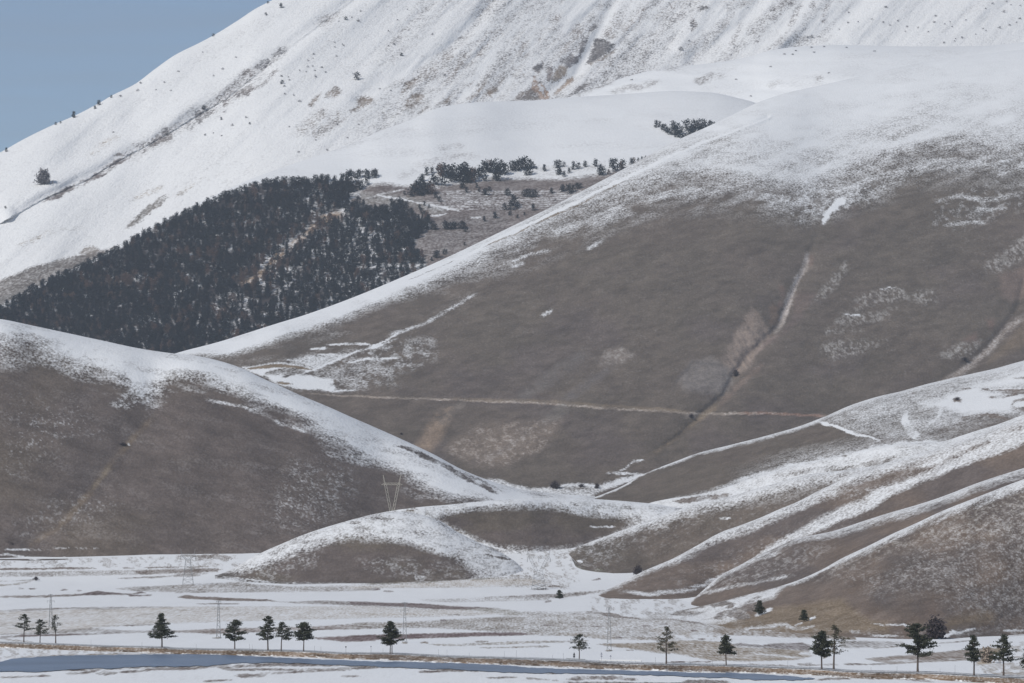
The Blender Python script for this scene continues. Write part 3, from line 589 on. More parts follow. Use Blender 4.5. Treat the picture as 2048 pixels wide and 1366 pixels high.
    P.spots([(825, 895), (850, 860), (870, 830), (910, 800), (900, 850), (855, 905)], 6, .8, 24, 9, .05, soil=(0.34, 0.25, 0.18)); P.line([(1080, 840), (1140, 815)], 8, 8, soil=(0.2, 0.175, 0.15), a=.7)
    P.line([(880, 850), (930, 800)], 3, 10, soil=PALE, a=.3); P.line([(940, 930), (1010, 900), (1060, 860)], 2, 8, soil=(.2, .165, .14), a=.6)
    # snow on the valley floor
    P.poly(Zq((-700, 350), (0, 400), (200, 480), (400, 520), (640, 530), (820, 500), (900, 470), (1100, 450), (1250, 460), (1350, 470), (1500, 430), (1700, 380), (1960, 320), (1990, 345), (1700, 440), (1450, 530), (1200, 640), (1000, 760), (0, 760), (-700, 700)), 2, snow=.72)
    P.poly(Zq((830, 505), (1050, 492), (1250, 500), (1250, 530), (1100, 545), (900, 555), (820, 530)), 2, snow=.25)
    P.line(Zq((840, 495), (1000, 475), (1100, 458), (1250, 475)), 1, 1.5, snow=1.0); P.line(Zq((1380, 510), (1600, 450), (1800, 390), (1980, 335)), 2.5, 2, snow=.95)
    P.line(Zq((1450, 325), (1600, 320), (1850, 325), (1980, 340)), 1, 1.5, snow=.85); P.line(Zq((1600, 300), (1750, 230), (1830, 160), (1970, 145)), 0.6, 1.5, snow=.75); P.line(Zq((330, 600), (500, 590), (640, 590)), 1, 2, snow=.3)
    P.line(Zq((310, 635), (460, 638)), 2, 1, snow=0, soil=DARK)
main = Hill('great_hill', [(250, 745, 5800), (350, 707, 5850), (440, 683, 5900), (497, 665, 5930), (560, 645, 5960), (600, 633, 6000), (690, 601, 6080), (800, 556, 6180), (900, 512, 6280), (1000, 464, 6380), (1100, 415, 6480), (1200, 363, 6570), (1280, 320, 6640),
    (1340, 287, 6700), (1424, 249, 6780), (1480, 222, 6830), (1520, 203, 6880), (1580, 184, 6940), (1640, 171, 7000), (1700, 157, 7050), (1760, 143, 7090), (1830, 128, 7120), (1900, 116, 7150), (1980, 106, 7180), (2048, 99, 7200), (2200, 90, 7250)],
    [(250, 900, 5350), (600, 960, 5250), (900, 1008, 5180), (1400, 1012, 5200), (2200, 1012, 5300)],
    250, 2420, 2.5, 330, r=0.16, relief=relief_main, paint=paint_main, mat=M_MAIN, back=500, rowpow=1.15, paint_kw=dict(jit=1.3))

# ---------------------------------------------------------------- left hill
def paint_left(P):
    X, Y = P.X, P.Y
    g = np.clip(fbm(X / 200, Y / 120, 144, 3) * 1.8 + 0.35, 0, 1)[:, None]
    P.soil[:] = (np.array(PURP) * (1 - g) + np.array(GRASS) * g) * .96
    u, v = rot(X, Y, -20, 120, 20); P.soil *= (1 + .14 * fbm(u, v, 145, 4, .6) + .08 * fbm(X / 70, Y / 45, 146, 3))[:, None]
    edge = [(-100, 722, 70), (0, 716, 70), (60, 712, 60), (120, 738, 50), (180, 758, 50), (240, 778, 50), (280, 798, 40), (320, 790, 40), (350, 770, 46), (400, 770, 40), (460, 792, 40), (500, 806, 36), (540, 822, 34), (600, 852, 34),
            (640, 878, 34), (700, 912, 30), (760, 942, 26), (800, 960, 24), (850, 982, 22), (900, 1003, 20), (1000, 1020, 20), (1100, 1040, 20), (1200, 1040, 20)]
    edge = [(a, b - 7, c * 1.15) for a, b, c in edge]
    P.below(edge, 40, snow_up=0.96, snow_dn=0.0)
    e = pchip([p[0] for p in edge], [p[1] for p in edge], X)
    u, v = rot(X, Y, -12, 60, 12); n = fbm(u, v, 161, 3)
    P.snow += np.where((Y < e + 30) & (Y > e - 60), 0.45 * n, 0.04 * n)
    P.spots([(0, 670), (60, 672), (200, 700), (260, 760), (120, 735), (0, 740)], 12, .6, 33, 14, -.02, snow=.35)
    P.spots(Zi((440, 380), (500, 330), (620, 260), (640, 320), (600, 370), (480, 400)), 4, .9, 35, 6, -.15, snow=.9)
    P.spots(Zi((60, 350), (330, 390), (400, 480), (200, 560), (20, 660), (20, 620)), 30, .55, 36, 5, .25, snow=.7)
    P.spots(Zi((60, 850), (200, 760), (340, 720), (480, 790), (350, 850), (100, 900)), 20, .5, 37, 5, .2, snow=.6)
    P.spots(Zi((1080, 830), (1160, 610), (1400, 620), (1420, 720), (1330, 850), (1100, 880)), 20, .6, 38, 5, .1, snow=.6)
    P.line(Zi((820, 360), (930, 380), (1040, 405)), 0.8, 3, snow=.7); P.line(Zi((1090, 440), (1230, 490)), 1, 4, snow=.6)
    P.line(Zi((620, 420), (540, 500), (500, 550), (440, 620), (380, 700), (320, 780), (230, 870), (120, 940)), 2, 7, soil=OCHRE, a=.55); P.line(Zi((440, 620), (400, 680), (370, 720)), 1.5, 4, soil=(0.23, 0.185, 0.13), a=.6)
    P.line([(236, 888), (250, 889)], 2.5, 2, soil=DARK); P.line([(256, 886), (260, 888)], 1, 1.5, snow=.9)
    # dark wind-cleared strips along the lower crest
    P.line(Zi((1570, 540), (1640, 555), (1730, 600), (1830, 650), (1900, 690), (2000, 735)), 2.0, 3, snow=0.08, w2=3.5)
    P.line(Zi((1860, 650), (1920, 680), (1990, 715), (2020, 730)), 1, 3, snow=0.3)
    P.line(Zi((1300, 505), (1390, 530)), 1, 3, snow=.3)
    P.line(Zi((1840, 636), (1900, 650), (1980, 672), (2060, 700), (2140, 725)), 3, 3, snow=.85)
    P.snow += np.where((X > 640) & (Y < e), -0.10 * np.clip(fbm(X / 12, Y / 9, 5, 3) + .2, 0, 1), 0)
    # foot: thin path and thicket strip
    P.line(P1((0, 185), (60, 175), (250, 172), (900, 160)), 0.5, 1.2, snow=.55, w2=.2); P.line(P1((110, 172), (270, 175)), 0.8, 1, snow=1.0)
    P.line(P1((0, 225), (120, 225), (220, 240), (330, 262), (440, 270)), 1, 1.5, snow=.95); P.line(P1((560, 245), (620, 255), (710, 260)), 0.8, 1.2, snow=.8)
def relief_left(X, Y):
    d = 10 * fbm(X / 330, Y / 220, 131, 2) + 2.5 * fbm(X / 90, Y / 60, 132, 3) + 0.8 * fbm(X / 20, Y / 12, 133, 3)
    b, sd = dist_line(X, Y, [(310, 740), (310, 830), (240, 930), (170, 1010), (60, 1090)]); return d + 9 * np.exp(-(b / 40) ** 2) - 7 * np.exp(-((b - 90) / 60) ** 2)
lefth = Hill('left_hill', [(a, b, c + 100) for a, b, c in [(-120, 628, 4750), (0, 638, 4750), (60, 650, 4760), (130, 665, 4770), (200, 680, 4780), (280, 697, 4780), (340, 706, 4780), (400, 713, 4780), (440, 722, 4780), (480, 735, 4770), (528, 758, 4760), (560, 772, 4760), (600, 790, 4750),
    (660, 815, 4750), (700, 833, 4750), (760, 859, 4760), (820, 886, 4750), (870, 910, 4745), (920, 937, 4740), (960, 954, 4740), (1000, 968, 4745), (1040, 978, 4760), (1090, 985, 4780), (1150, 990, 4800), (1200, 993, 4820)]],
    [(-120, 1118), (0, 1118), (300, 1116), (600, 1113), (800, 1085), (900, 1050, 4500), (1000, 1030, 4560), (1100, 1015, 4640), (1200, 1010, 4720)],
    -360, 1190, 2.5, 230, r=0.22, relief=relief_left, paint=paint_left, mat=M_LEFT, back=450, toe=0.06)

# ---------------------------------------------------------------- the knoll in the middle
def paint_knoll(P):
    X, Y = P.X, P.Y
    g = np.clip(fbm(X / 90, Y / 40, 244, 3) * 2 + 0.5, 0, 1)[:, None]; P.soil[:] = np.array(PURP) * (1 - g) + np.array(GREEN) * g
    P.snow[:] = 0.78 + 0.16 * fbm(X / 40, Y / 14, 245, 3)
    P.spk = .4
    front = Zk((60, 460), (200, 440), (300, 400), (380, 370), (450, 345), (520, 325), (620, 315), (760, 320), (850, 335), (920, 355), (1000, 385), (1080, 430), (1120, 470), (1000, 500), (700, 510), (300, 500), (80, 480))
    P.poly(front, 9, snow=0.0)
    bowl = Zk((950, 240), (1000, 215), (1120, 195), (1300, 185), (1420, 190), (1560, 215), (1700, 235), (1740, 255), (1660, 300), (1540, 345), (1400, 360), (1280, 358), (1180, 345), (1080, 305), (1000, 270))
    P.poly(bowl, 9, snow=0.0)
    n = fbm(X / 14, Y / 7, 247, 3)
    P.snow += np.where(P.snow > .12, 0.35 * n * (P.snow < .85), 0)
    P.poly(Zk((950, 240), (1100, 215), (1300, 205), (1500, 230), (1600, 280), (1400, 340), (1200, 330), (1060, 290)), 6, snow=0)
    P.line(Zk((950, 240), (1020, 290), (1100, 325), (1180, 350), (1250, 362)), 0.8, 1.4, snow=0.95); P.line(Zk((960, 240), (1030, 285), (1110, 320), (1190, 345)), 0.5, 1, soil=OCHRE, snow=.3, a=.6)
    P.line(Zk((1140, 378), (1190, 388), (1250, 400)), 1.6, 1, snow=.05); P.spots(Zk((620, 400), (760, 395), (900, 400), (1100, 440), (1040, 480), (860, 470), (640, 440)), 8, .8, 41, 7, -.02, snow=.45)
    P.spots(Zk((80, 470), (300, 400), (500, 330), (460, 420), (300, 480), (150, 490)), 8, .7, 42, 6, 0, snow=.6)
    P.line(Zk((860, 465), (900, 470)), 4, 3, snow=.65); P.line(Zk((1560, 267), (1660, 268)), 0.8, 2, snow=.9)
    P.line(Zk((600, 255), (640, 250)), 1.5, 2, snow=.3); P.line(Zk((650, 235), (790, 235)), 1, 2, snow=.45); P.line(Zk((400, 330), (500, 318)), 1.5, 3, snow=.35)
    P.line(Zk((790, 203), (830, 200), (870, 199)), 1, 1, snow=1.1); P.line(Zk((820, 203), (860, 202)), 0.8, .8, snow=.1, soil=OCHRE)
    P.spots(Zk((1100, 400), (1260, 380), (1290, 450), (1200, 480), (1100, 470)), 6, .8, 43, 8, 0, snow=.45)
    P.line(Zk((900, 195), (1060, 178), (1300, 160), (1500, 158), (1700, 168), (1880, 185)), 3, 3, snow=.97)
    P.line(Zk((90, 465), (300, 492), (560, 500)), .6, 1.5, snow=.7); P.line(Zk((760, 490), (1020, 490), (1240, 470)), 1, 2, snow=.1, soil=OCHRE, a=.7)
def relief_knoll(X, Y): return 5 * fbm(X / 120, Y / 50, 231, 3) + 0.7 * fbm(X / 16, Y / 8, 232, 3)
knoll = Hill('knoll', [(420, 1152, 0), (440, 1148, 0), (470, 1135, 3940), (500, 1117, 3960), (530, 1102, 3980), (560, 1089, 4000), (600, 1072, 4020), (640, 1058, 4040), (680, 1046, 4060), (720, 1035, 4080), (760, 1026, 4090), (800, 1023, 4090), (840, 1029, 4080), (875, 1040, 4060), (910, 1061, 4040), (950, 1082, 4020),
    (990, 1099, 4010), (1020, 1116, 3970), (1036, 1128, 3950), (1046, 1141, 0)],
    [(420, 1153), (440, 1152), (470, 1157), (500, 1161), (560, 1165), (600, 1167), (750, 1168), (870, 1165), (960, 1160), (1010, 1154), (1030, 1149), (1046, 1142)],
    430, 1046, 2.0, 110, r=0.35, relief=relief_knoll, paint=paint_knoll, mat=M_KNOLL, back=60, toe=0.12)
knoll_b = Hill('back_knoll', [(740, 1034, 4280), (760, 1026, 4290), (800, 1019, 4300), (850, 1013, 4330), (900, 1009, 4380), (960, 1003, 4440),
    (1020, 999, 4490), (1060, 997, 4540), (1100, 996, 4580), (1160, 997, 4610), (1220, 1000, 4640), (1270, 1004, 4660), (1310, 1008, 4670), (1345, 1014, 4670), (1400, 1020, 4670)],
    [(740, 1090, 4240), (860, 1100, 4240), (1000, 1110), (1060, 1109), (1100, 1104), (1150, 1099), (1200, 1090, 4440), (1250, 1070, 4505), (1320, 1045, 4530), (1400, 1032, 4560)],
    742, 1390, 2.0, 100, r=0.3, relief=relief_knoll, paint=paint_knoll, mat=M_KNOLL, back=150, toe=0.12)

# ---------------------------------------------------------------- the spurs running down from the right
def spur_relief(seed, a=4, deg=25):
    def f(X, Y):
        u, v = rot(X, Y, deg, 160, 40); d = a * fbm(u, v, seed, 3)
        u, v = rot(X, Y, deg, 24, 9); return d + 0.7 * fbm(u, v, seed + 3, 3)
    return f
def mixsoil(P, a, b, seed, sx=120, sy=50):
    P.spk = .32
    g = np.clip(fbm(P.X / sx, P.Y / sy, seed, 3) * 2 + 0.5, 0, 1)[:, None]; P.soil[:] = np.array(a) * (1 - g) + np.array(b) * g
def crest(P, ridge, w, seed, up=.84, dn=0.0, ragged=.5, deg=25):
    """snow along the crest, w(x) px deep, ragged along its lower edge"""
    ry = pchip([p[0] for p in ridge], [p[1] for p in ridge], P.X); wv = .84 * pchip([p[0] for p in w], [p[1] for p in w], P.X)
    u, v = rot(P.X, P.Y, deg, 40, 10); n = fbm(u, v, seed, 3)
    t = (P.Y - ry) / np.maximum(wv, 1) + n * ragged * .5
    m = np.clip((t - 0.15) / .85, 0, 1); P.snow = np.maximum(P.snow, up * (1 - m) + dn * m)

RA = [(1170, 1000, 4980), (1190, 994, 4990), (1240, 974, 5060), (1290, 947, 5100), (1340, 927, 5130), (1400, 905, 5150), (1460, 890, 5160), (1500, 880, 5160), (1560, 864, 5160), (1600, 852, 5160), (1632, 840, 5160), (1650, 833, 5160), (1700, 811, 5170), (1760, 792, 5180), (1800, 783, 5190), (1850, 769, 5200), (1900, 757, 5210), (1950, 746, 5220), (1990, 737, 5220), (2048, 721, 5220), (2200, 690, 5250)]
def paint_A(P):
    mixsoil(P, GRASS, GREEN, 301)
    crest(P, RA, [(1170, 3), (1290, 4), (1400, 8), (1500, 10), (1600, 12), (1640, 9), (1700, 14), (1800, 22), (1900, 40), (2200, 60)], 302)
    P.poly(Zh((200, 640), (500, 520), (1000, 380), (1300, 300), (2100, 200), (2100, 600), (1870, 600), (1300, 820), (1050, 800), (860, 800), (480, 750), (360, 690)), 8, snow=.5)
    P.spots(Zh((200, 640), (500, 520), (1000, 380), (1300, 300), (2100, 200), (2100, 600), (1870, 600), (1300, 820), (1050, 800), (860, 800), (480, 750), (360, 690)), 8, .8, 305, 13, .0, snow=.85)
    P.poly(Zh((1300, 430), (1500, 340), (2100, 160), (2100, 320), (1660, 350), (1760, 380), (2100, 410), (2100, 560), (1800, 570), (1500, 590), (1300, 540), (1100, 500)), 8, snow=.97)
    for pts in (Zh((330, 660), (420, 590), (560, 620), (500, 700)), Zh((500, 720), (700, 630), (860, 610), (940, 650), (950, 740), (800, 780), (600, 740)), Zh((1000, 570), (1100, 530), (1230, 540), (1200, 600), (1050, 620))):
        P.poly(pts, 8, snow=.2, a=.75)
    P.poly(Zh((1050, 740), (1200, 720), (1400, 680), (1500, 620), (1700, 590), (1850, 600), (1880, 640), (1700, 700), (1500, 760), (1250, 835), (1150, 810)), 5, snow=.12, a=.9)
    P.spots(Zh((1100, 740), (1300, 690), (1700, 600), (1700, 680), (1300, 780)), 6, .8, 306, 6, .05, snow=.75)
    P.line(Zh((140, 642), (250, 670), (330, 695), (430, 740), (520, 775), (640, 795), (720, 825), (800, 850)), 1.8, 1.3, snow=1.15)
    P.line(Zh((960, 540), (950, 620), (970, 690), (1010, 760), (1070, 810)), 5, 2.5, snow=.97, w2=7); P.line(Zh((1270, 520), (1280, 570), (1230, 630), (1130, 710)), 2, 2, snow=.9)
    for pts, w in ((Zh((1660, 350), (1800, 358), (2060, 366)), 1.2), (Zh((1420, 385), (1500, 355), (1560, 350)), 1.5), (Zh((1720, 430), (1850, 425), (2000, 400)), 1.5), (Zh((1390, 460), (1470, 455)), 3), (Zh((1820, 375), (1950, 385), (2060, 390)), 4), (Zh((1940, 262), (2060, 258)), 1.5), (Zh((1010, 400), (1050, 390)), 1.5),
                   (Zh((1910, 545), (1980, 545), (2060, 560)), 4), (Zh((1920, 510), (1960, 470), (2060, 450)), 1), (Zh((1450, 620), (1600, 595), (1800, 590), (1890, 640)), .8), (Zh((1720, 600), (1850, 620), (1900, 640)), 2)):
        P.line(pts, w, 2, snow=.05, soil=BROWN)
    P.line(Zh((1700, 350), (1900, 356), (2060, 358)), .7, .8, snow=1.1)
    # snow along the hollow below
    hol = [(1290, 1003), (1400, 984), (1500, 950), (1600, 924), (1700, 905), (1770, 888), (1850, 880), (1880, 883), (2200, 830)]
    b = pchip([p[0] for p in hol], [p[1] for p in hol], P.X); k = np.clip((P.Y - b) / 8 + .5 + .8 * fbm(P.X / 20, P.Y / 8, 309, 2), 0, 1) * np.clip((P.X - 1330) / 200, 0, 1); P.snow = np.maximum(P.snow, .9 * k)
    sp = np.clip((P.Y - b + 34) / 34, 0, 1) * np.clip((P.X - 1450) / 150, 0, 1) * (P.X < 1900); P.snow = np.maximum(P.snow, .36 * sp)
spurA = Hill('upper_spur', RA, [(1170, 1004, 4960), (1300, 1012, 4900), (1500, 1000, 4800), (1736, 950, 4700), (1882, 920, 4620), (2200, 880, 4500)], 1172, 2420, 2.5, 130, r=.3, relief=spur_relief(310, 6), paint=paint_A, mat=M_SPUR, back=120)

RB = [(1290, 1009, 4850), (1306, 1004, 4850), (1340, 997, 4820), (1400, 988, 4800), (1460, 972, 4780), (1492, 960, 4760), (1560, 940, 4720), (1600, 928, 4700), (1640, 919, 4680), (1700, 905, 4640), (1760, 893, 4600), (1800, 888, 4580), (1850, 885, 4560), (1882, 883, 4540), (1920, 872, 4520), (1951, 862, 4500), (2000, 847, 4470), (2048, 829, 4430), (2200, 790, 4350)]
def paint_B(P):
    mixsoil(P, GRASS, GREEN, 311); P.snow[:] = .86
    P.snow += .2 * fbm(P.X / 20, P.Y / 8, 316, 3)
    P.line([(1345, 1003), (1380, 1000), (1420, 995), (1462, 988)], 4, 2, snow=.08, soil=BROWN); P.line(Zl((610, 520), (760, 495), (900, 480)), 2.5, 5, snow=.5)
    P.line(Zh((260, 1110), (500, 1070), (700, 1030), (850, 990), (900, 970)), 2, 4, snow=.12, w2=5); P.line(Zh((380, 960), (420, 965)), 1, 1, snow=.1)
    P.snow -= np.where(P.X > 1800, .22 * np.clip((P.Y - 900) / 40 + .5, 0, 1), 0)
spurB = Hill('second_spur', RB, [(1290, 1014, 4840), (1400, 1012, 4700), (1500, 1000, 4620), (1600, 975, 4560), (1700, 955, 4500), (1800, 930, 4400), (1950, 890, 4200), (2200, 830, 4050)], 1292, 2420, 2.5, 50, r=.3, relief=spur_relief(320, 2), paint=paint_B, mat=M_SPUR, back=90)

RC = [(1136, 1108, 0), (1145, 1100, 4340), (1160, 1092, 4400), (1180, 1084, 4430), (1210, 1073, 4460), (1248, 1059, 4490), (1297, 1042, 4500), (1345, 1024, 4500), (1394, 1008, 4490), (1443, 996, 4480), (1470, 990, 4470), (1520, 975, 4440), (1560, 964, 4420), (1606, 951, 4400), (1688, 940, 4350), (1750, 931, 4300), (1800, 917, 4240), (1850, 903, 4160), (1900, 888, 4100), (1951, 870, 4060), (2048, 838, 4000), (2200, 795, 3950)]
def paint_C(P):
    mixsoil(P, GRASS, GREEN, 321)
    crest(P, RC, [(1130, 6), (1180, 12), (1250, 18), (1350, 26), (1450, 34), (1560, 44), (1650, 44), (1750, 60), (2200, 90)], 322, up=.77)
    P.spots(Zl((-200, 830), (-60, 760), (100, 710), (300, 640), (420, 600), (400, 660), (100, 760), (-100, 850)), 6, .8, 323, 8, .0, snow=.75)
    P.spots(Zl((-200, 860), (400, 640), (700, 560), (700, 640), (300, 780), (-100, 900)), 20, .45, 324, 6, .2, snow=.6)
    P.spots(P4((400, 280), (420, 200), (560, 160), (800, 100), (1100, 50), (900, 160), (760, 330), (500, 350)), 8, .7, 325, 7, 0, snow=.62)
    P.line(P4((470, 280), (520, 295)), 2, 2, snow=.95); P.line(Zl((390, 690), (440, 688)), .8, 2, snow=.7)
    P.line(P4((380, 260), (400, 310), (440, 340), (520, 358), (700, 355)), 1, 2, soil=(.16, .14, .09), snow=.1)
    P.poly(Zl((540, 600), (620, 590), (800, 560), (830, 580), (700, 620), (560, 640)), 5, snow=.12, a=.8)
spurC = Hill('third_spur', RC, [(1136, 1109), (1145, 1118), (1155, 1128), (1175, 1136), (1200, 1139), (1250, 1138), (1300, 1133), (1360, 1124, 4000), (1450, 1095, 3980), (1600, 1040, 3950), (1736, 1000, 3900), (1882, 960, 3800), (2048, 905, 3700), (2200, 870, 3650)],
    1137, 2420, 2.5, 110, r=.3, relief=spur_relief(330, 4), paint=paint_C, mat=M_SPUR, back=120, toe=.05)

RD = [(1195, 1188, 0), (1205, 1183, 0), (1225, 1174, 3500), (1248, 1162, 3560), (1292, 1140, 3620), (1346, 1117, 3660), (1394, 1091, 3690), (1443, 1064, 3700), (1482, 1050, 3700), (1521, 1035, 3700), (1555, 1020, 3700), (1589, 1006, 3690), (1606, 998, 3680), (1640, 980, 3660), (1666, 968, 3650), (1714, 945, 3620), (1780, 925, 3580), (1860, 902, 3530), (1950, 872, 3480), (2048, 836, 3430), (2200, 790, 3400)]
def paint_D(P):
    mixsoil(P, PURP, BROWN, 331)
    P.soil[P.X > 1700] *= 1.0
    crest(P, RD, [(1195, 8), (1250, 12), (1300, 16), (1400, 26), (1500, 30), (1600, 32), (1700, 38), (1800, 40), (2200, 40)], 332, up=.77)
    # second, lower crest band
    band = Zl((540, 870), (600, 820), (700, 770), (800, 715), (900, 670), (1000, 630), (1080, 570), (1200, 520), (1300, 470), (1450, 410), (1700, 330))
    P.line(band, 3, 9, snow=.74, w2=17)
    P.poly(Zh((400, 1290), (600, 1200), (850, 1110), (1200, 1055), (1320, 1020), (1200, 1090), (900, 1210), (700, 1270)), 4, snow=.05, soil=BROWN, a=.9)
    P.line(Zh((1320, 1015), (1500, 930), (1700, 845), (1760, 825)), 1.5, 4, snow=.2); P.spots(Zh((250, 1300), (560, 1260), (900, 1250), (700, 1330), (300, 1366)), 4, .8, 333, 8, -.05, snow=.9)
    P.spots(Zl((100, 960), (400, 850), (700, 720), (1000, 600), (1000, 680), (600, 850), (250, 980)), 14, .5, 334, 6, .15, snow=.6)
    P.line(Zl((0, 990), (100, 1005), (250, 985), (330, 960), (420, 920), (520, 880), (600, 840), (700, 790)), 2, 4, snow=.85); P.line(Zl((240, 975), (330, 970)), 1.5, 1.5, snow=.1, soil=BROWN)
    P.spots(Zl((-80, 960), (0, 940), (100, 890), (60, 960), (-20, 1000)), 5, .8, 335, 5, 0, snow=.7)
spurD = Hill('fourth_spur', RD, [(1195, 1190), (1215, 1196), (1260, 1200), (1350, 1197), (1450, 1180, 3250), (1521, 1150, 3200), (1600, 1120, 3180), (1736, 1075, 3150), (1882, 1030, 3100), (2048, 975, 3050), (2200, 930, 3000)],
    1197, 2420, 2.5, 150, r=.25, relief=spur_relief(340, 4), paint=paint_D, mat=M_SPUR, back=150, toe=.05)

RE = [(1380, 1205, 0), (1400, 1186, 3080), (1443, 1150, 3090), (1480, 1130, 3080), (1521, 1108, 3060), (1555, 1094, 3040), (1589, 1078, 3020), (1662, 1063, 2990), (1736, 1039, 2960), (1784, 1024, 2940), (1833, 1010, 2920), (1882, 994, 2900), (1955, 966, 2880), (2048, 936, 2850), (2200, 895, 2820)]
def paint_E(P):
    mixsoil(P, BROWN, PURP, 341)
    crest(P, RE, [(1380, 8), (1443, 12), (1520, 12), (1600, 18), (1700, 22), (1800, 26), (1950, 26), (2200, 26)], 342, up=.77)
    P.line(Zl((380, 900), (450, 880), (560, 850), (640, 830)), 2, 6, snow=.6); P.spots(Zl((300, 1000), (500, 870), (760, 800), (870, 800), (760, 880), (500, 960)), 8, .7, 343, 6, .0, snow=.55, soil=PALE)
    P.line(Zl((150, 1030), (300, 1000), (500, 960), (700, 925)), 1, 4, snow=.5)
    P.line(Zl((600, 830), (650, 800), (700, 780)), 1, 5, snow=.2)
spurE = Hill('fifth_spur', RE, [(1380, 1212), (1420, 1218, 2700), (1480, 1205, 2650), (1560, 1185, 2620), (1640, 1155, 2600), (1736, 1110, 2600), (1882, 1045, 2580), (2048, 990, 2550), (2200, 950, 2520)],
    1382, 2420, 2.5, 90, r=.3, relief=spur_relief(350, 3), paint=paint_E, mat=M_SPUR, back=120)

RF = [(1330, 1228, 0), (1370, 1219, 0), (1400, 1213, 2640), (1443, 1203, 2600), (1480, 1193, 2580), (1540, 1178, 2560), (1589, 1163, 2550), (1638, 1142, 2550), (1687, 1115, 2540), (1736, 1092, 2530), (1784, 1068, 2520), (1833, 1046, 2500), (1882, 1023, 2480), (1955, 994, 2460), (2048, 958, 2440), (2200, 905, 2420)]
def paint_F(P):
    X, Y = P.X, P.Y
    mixsoil(P, BROWN, (0.118, 0.094, 0.080), 351, 90, 60)
    crest(P, RF, [(1330, 14), (1400, 16), (1480, 14), (1560, 9), (1640, 12), (1750, 18), (1850, 22), (2000, 26), (2200, 30)], 352, up=.84, ragged=.9, deg=32)
    P.soil += 0.03 * fbm(*rot(X, Y, 35, 60, 12), 353, 3)[:, None]
    P.spots(Zl((760, 930), (1000, 800), (1300, 700), (1641, 560), (1700, 600), (1700, 760), (1300, 780), (1000, 860), (800, 950)), 12, .7, 354, 6, .02, snow=.5, soil=TAN)
    st = Zl((1000, 1000), (1300, 720), (1700, 650), (1700, 1100), (1380, 1080), (1250, 980)); P.spots(st, 20, .75, 355, 3.5, .16, snow=.42, soil=(.42, .39, .37)); P.spots(st, 20, .6, 356, 8, .1, snow=.42, soil=PALE)
    P.spots(Zl((760, 860), (1000, 860), (1100, 960), (1000, 1000)), 10, .6, 357, 5, .15, snow=.5, soil=PALE)
    P.poly(P5((400, 400), (900, 420), (1150, 330), (1500, 290), (1750, 230), (1960, 215), (2000, 240), (2100, 330), (2200, 420), (2300, 480), (2500, 500), (2500, 620), (1900, 620), (1300, 660), (800, 620), (350, 600)), 7, soil=OCHRE, snow=.03)
    P.poly(P6((1150, 470), (1400, 380), (1600, 350), (1700, 400), (1700, 480), (1300, 540), (1120, 560)), 10, soil=OCHRE, a=.7); P.poly(P6((850, 450), (880, 300), (1000, 280), (1100, 380), (1000, 480)), 14, soil=(.18, .13, .1), a=.6)
    P.poly(P5((0, 60), (300, 0), (500, 0), (900, 10), (1280, 80), (1150, 200), (900, 260), (760, 300), (850, 420), (700, 480), (500, 520), (0, 560), (-200, 400)), 5, snow=.85)
    for pts, w in ((P5((0, 370), (300, 300), (600, 220), (900, 130), (1280, 60)), 2.0), (P5((400, 300), (560, 270), (680, 300), (600, 320)), 3), (P5((450, 460), (560, 400), (700, 380), (880, 330), (1000, 290)), 5), (P5((0, 280), (180, 290)), 2), (P5((20, 410), (330, 385)), 2),
                   (P5((620, 400), (750, 420), (880, 440)), 6), (P5((850, 250), (1000, 190)), 2), (P4((780, 620), (1000, 610)), 2.2), (P4((960, 660), (1100, 640)), 4), (P4((1110, 790), (1300, 770), (1500, 700), (1786, 620)), 1.8), (P4((1690, 790), (1786, 755)), 2), (P4((1340, 665), (1480, 665)), 2)):
        P.line(pts, w, 3, snow=.12, soil=(.15, .12, .1))
    P.spots(P5((-300, 200), (700, 200), (850, 420), (500, 520), (-300, 560)), 8, .7, 358, 7, .05, snow=.4, soil=TAN)
    P.line(P5((940, 415), (1050, 365), (1140, 330)), 2.2, 1.5, snow=1.1); P.line(P5((1570, 465), (1640, 430)), 1.8, 1.5, snow=1.1); P.line(P5((1400, 530), (1500, 490)), 1.2, 1.2, snow=.8)
    P.line(P5((760, 590), (900, 560), (1100, 545), (1300, 520), (1400, 565), (1500, 560), (1640, 540)), 1.5, 3, snow=.72); P.line(P5((800, 640), (950, 620), (1150, 600)), 2, 4, snow=.6)
    P.line(P6((250, 520), (400, 530), (600, 530), (720, 555)), 1, 1.5, snow=.85); P.line(P6((250, 645), (400, 660), (560, 655)), 1.2, 2, snow=.85); P.line(P6((0, 610), (120, 620)), 2, 3, snow=.6)
    P.line(P6((1100, 660), (1170, 640), (1240, 600)), 2.5, 2, snow=1.0); P.line(P6((1240, 630), (1370, 595), (1480, 580)), 1, 2, snow=.8); P.line(P6((990, 700), (1100, 680)), 1, 1, snow=.9)
    P.line(P6((1820, 600), (2100, 585)), 1, 2, snow=.7)
    P.spots([(1400, 1235), (1800, 1265), (2100, 1240), (2100, 1290), (1400, 1290)], 8, .5, 359, 9, .12, snow=.7)
def relief_F(X, Y):
    u, v = rot(X, Y, 30, 120, 40); d = 5 * fbm(u, v, 360, 3) + 1.0 * fbm(*rot(X, Y, 35, 26, 8), 363, 3)
    b, sd = dist_line(X, Y, [(1500, 1225), (1620, 1215), (1720, 1205), (1790, 1235)]); return d - 8 * np.exp(-(b / 20) ** 2)
front = Hill('front_hill', RF, [(1330, 1229), (1345, 1240), (1380, 1252), (1420, 1262), (1480, 1272), (1560, 1277), (1640, 1281), (1720, 1284), (1800, 1286), (1880, 1284), (1960, 1277), (2048, 1270), (2200, 1262)],
    1332, 2420, 2.2, 190, r=.22, relief=relief_F, paint=paint_F, mat=M_FRONT, back=100, toe=.22)
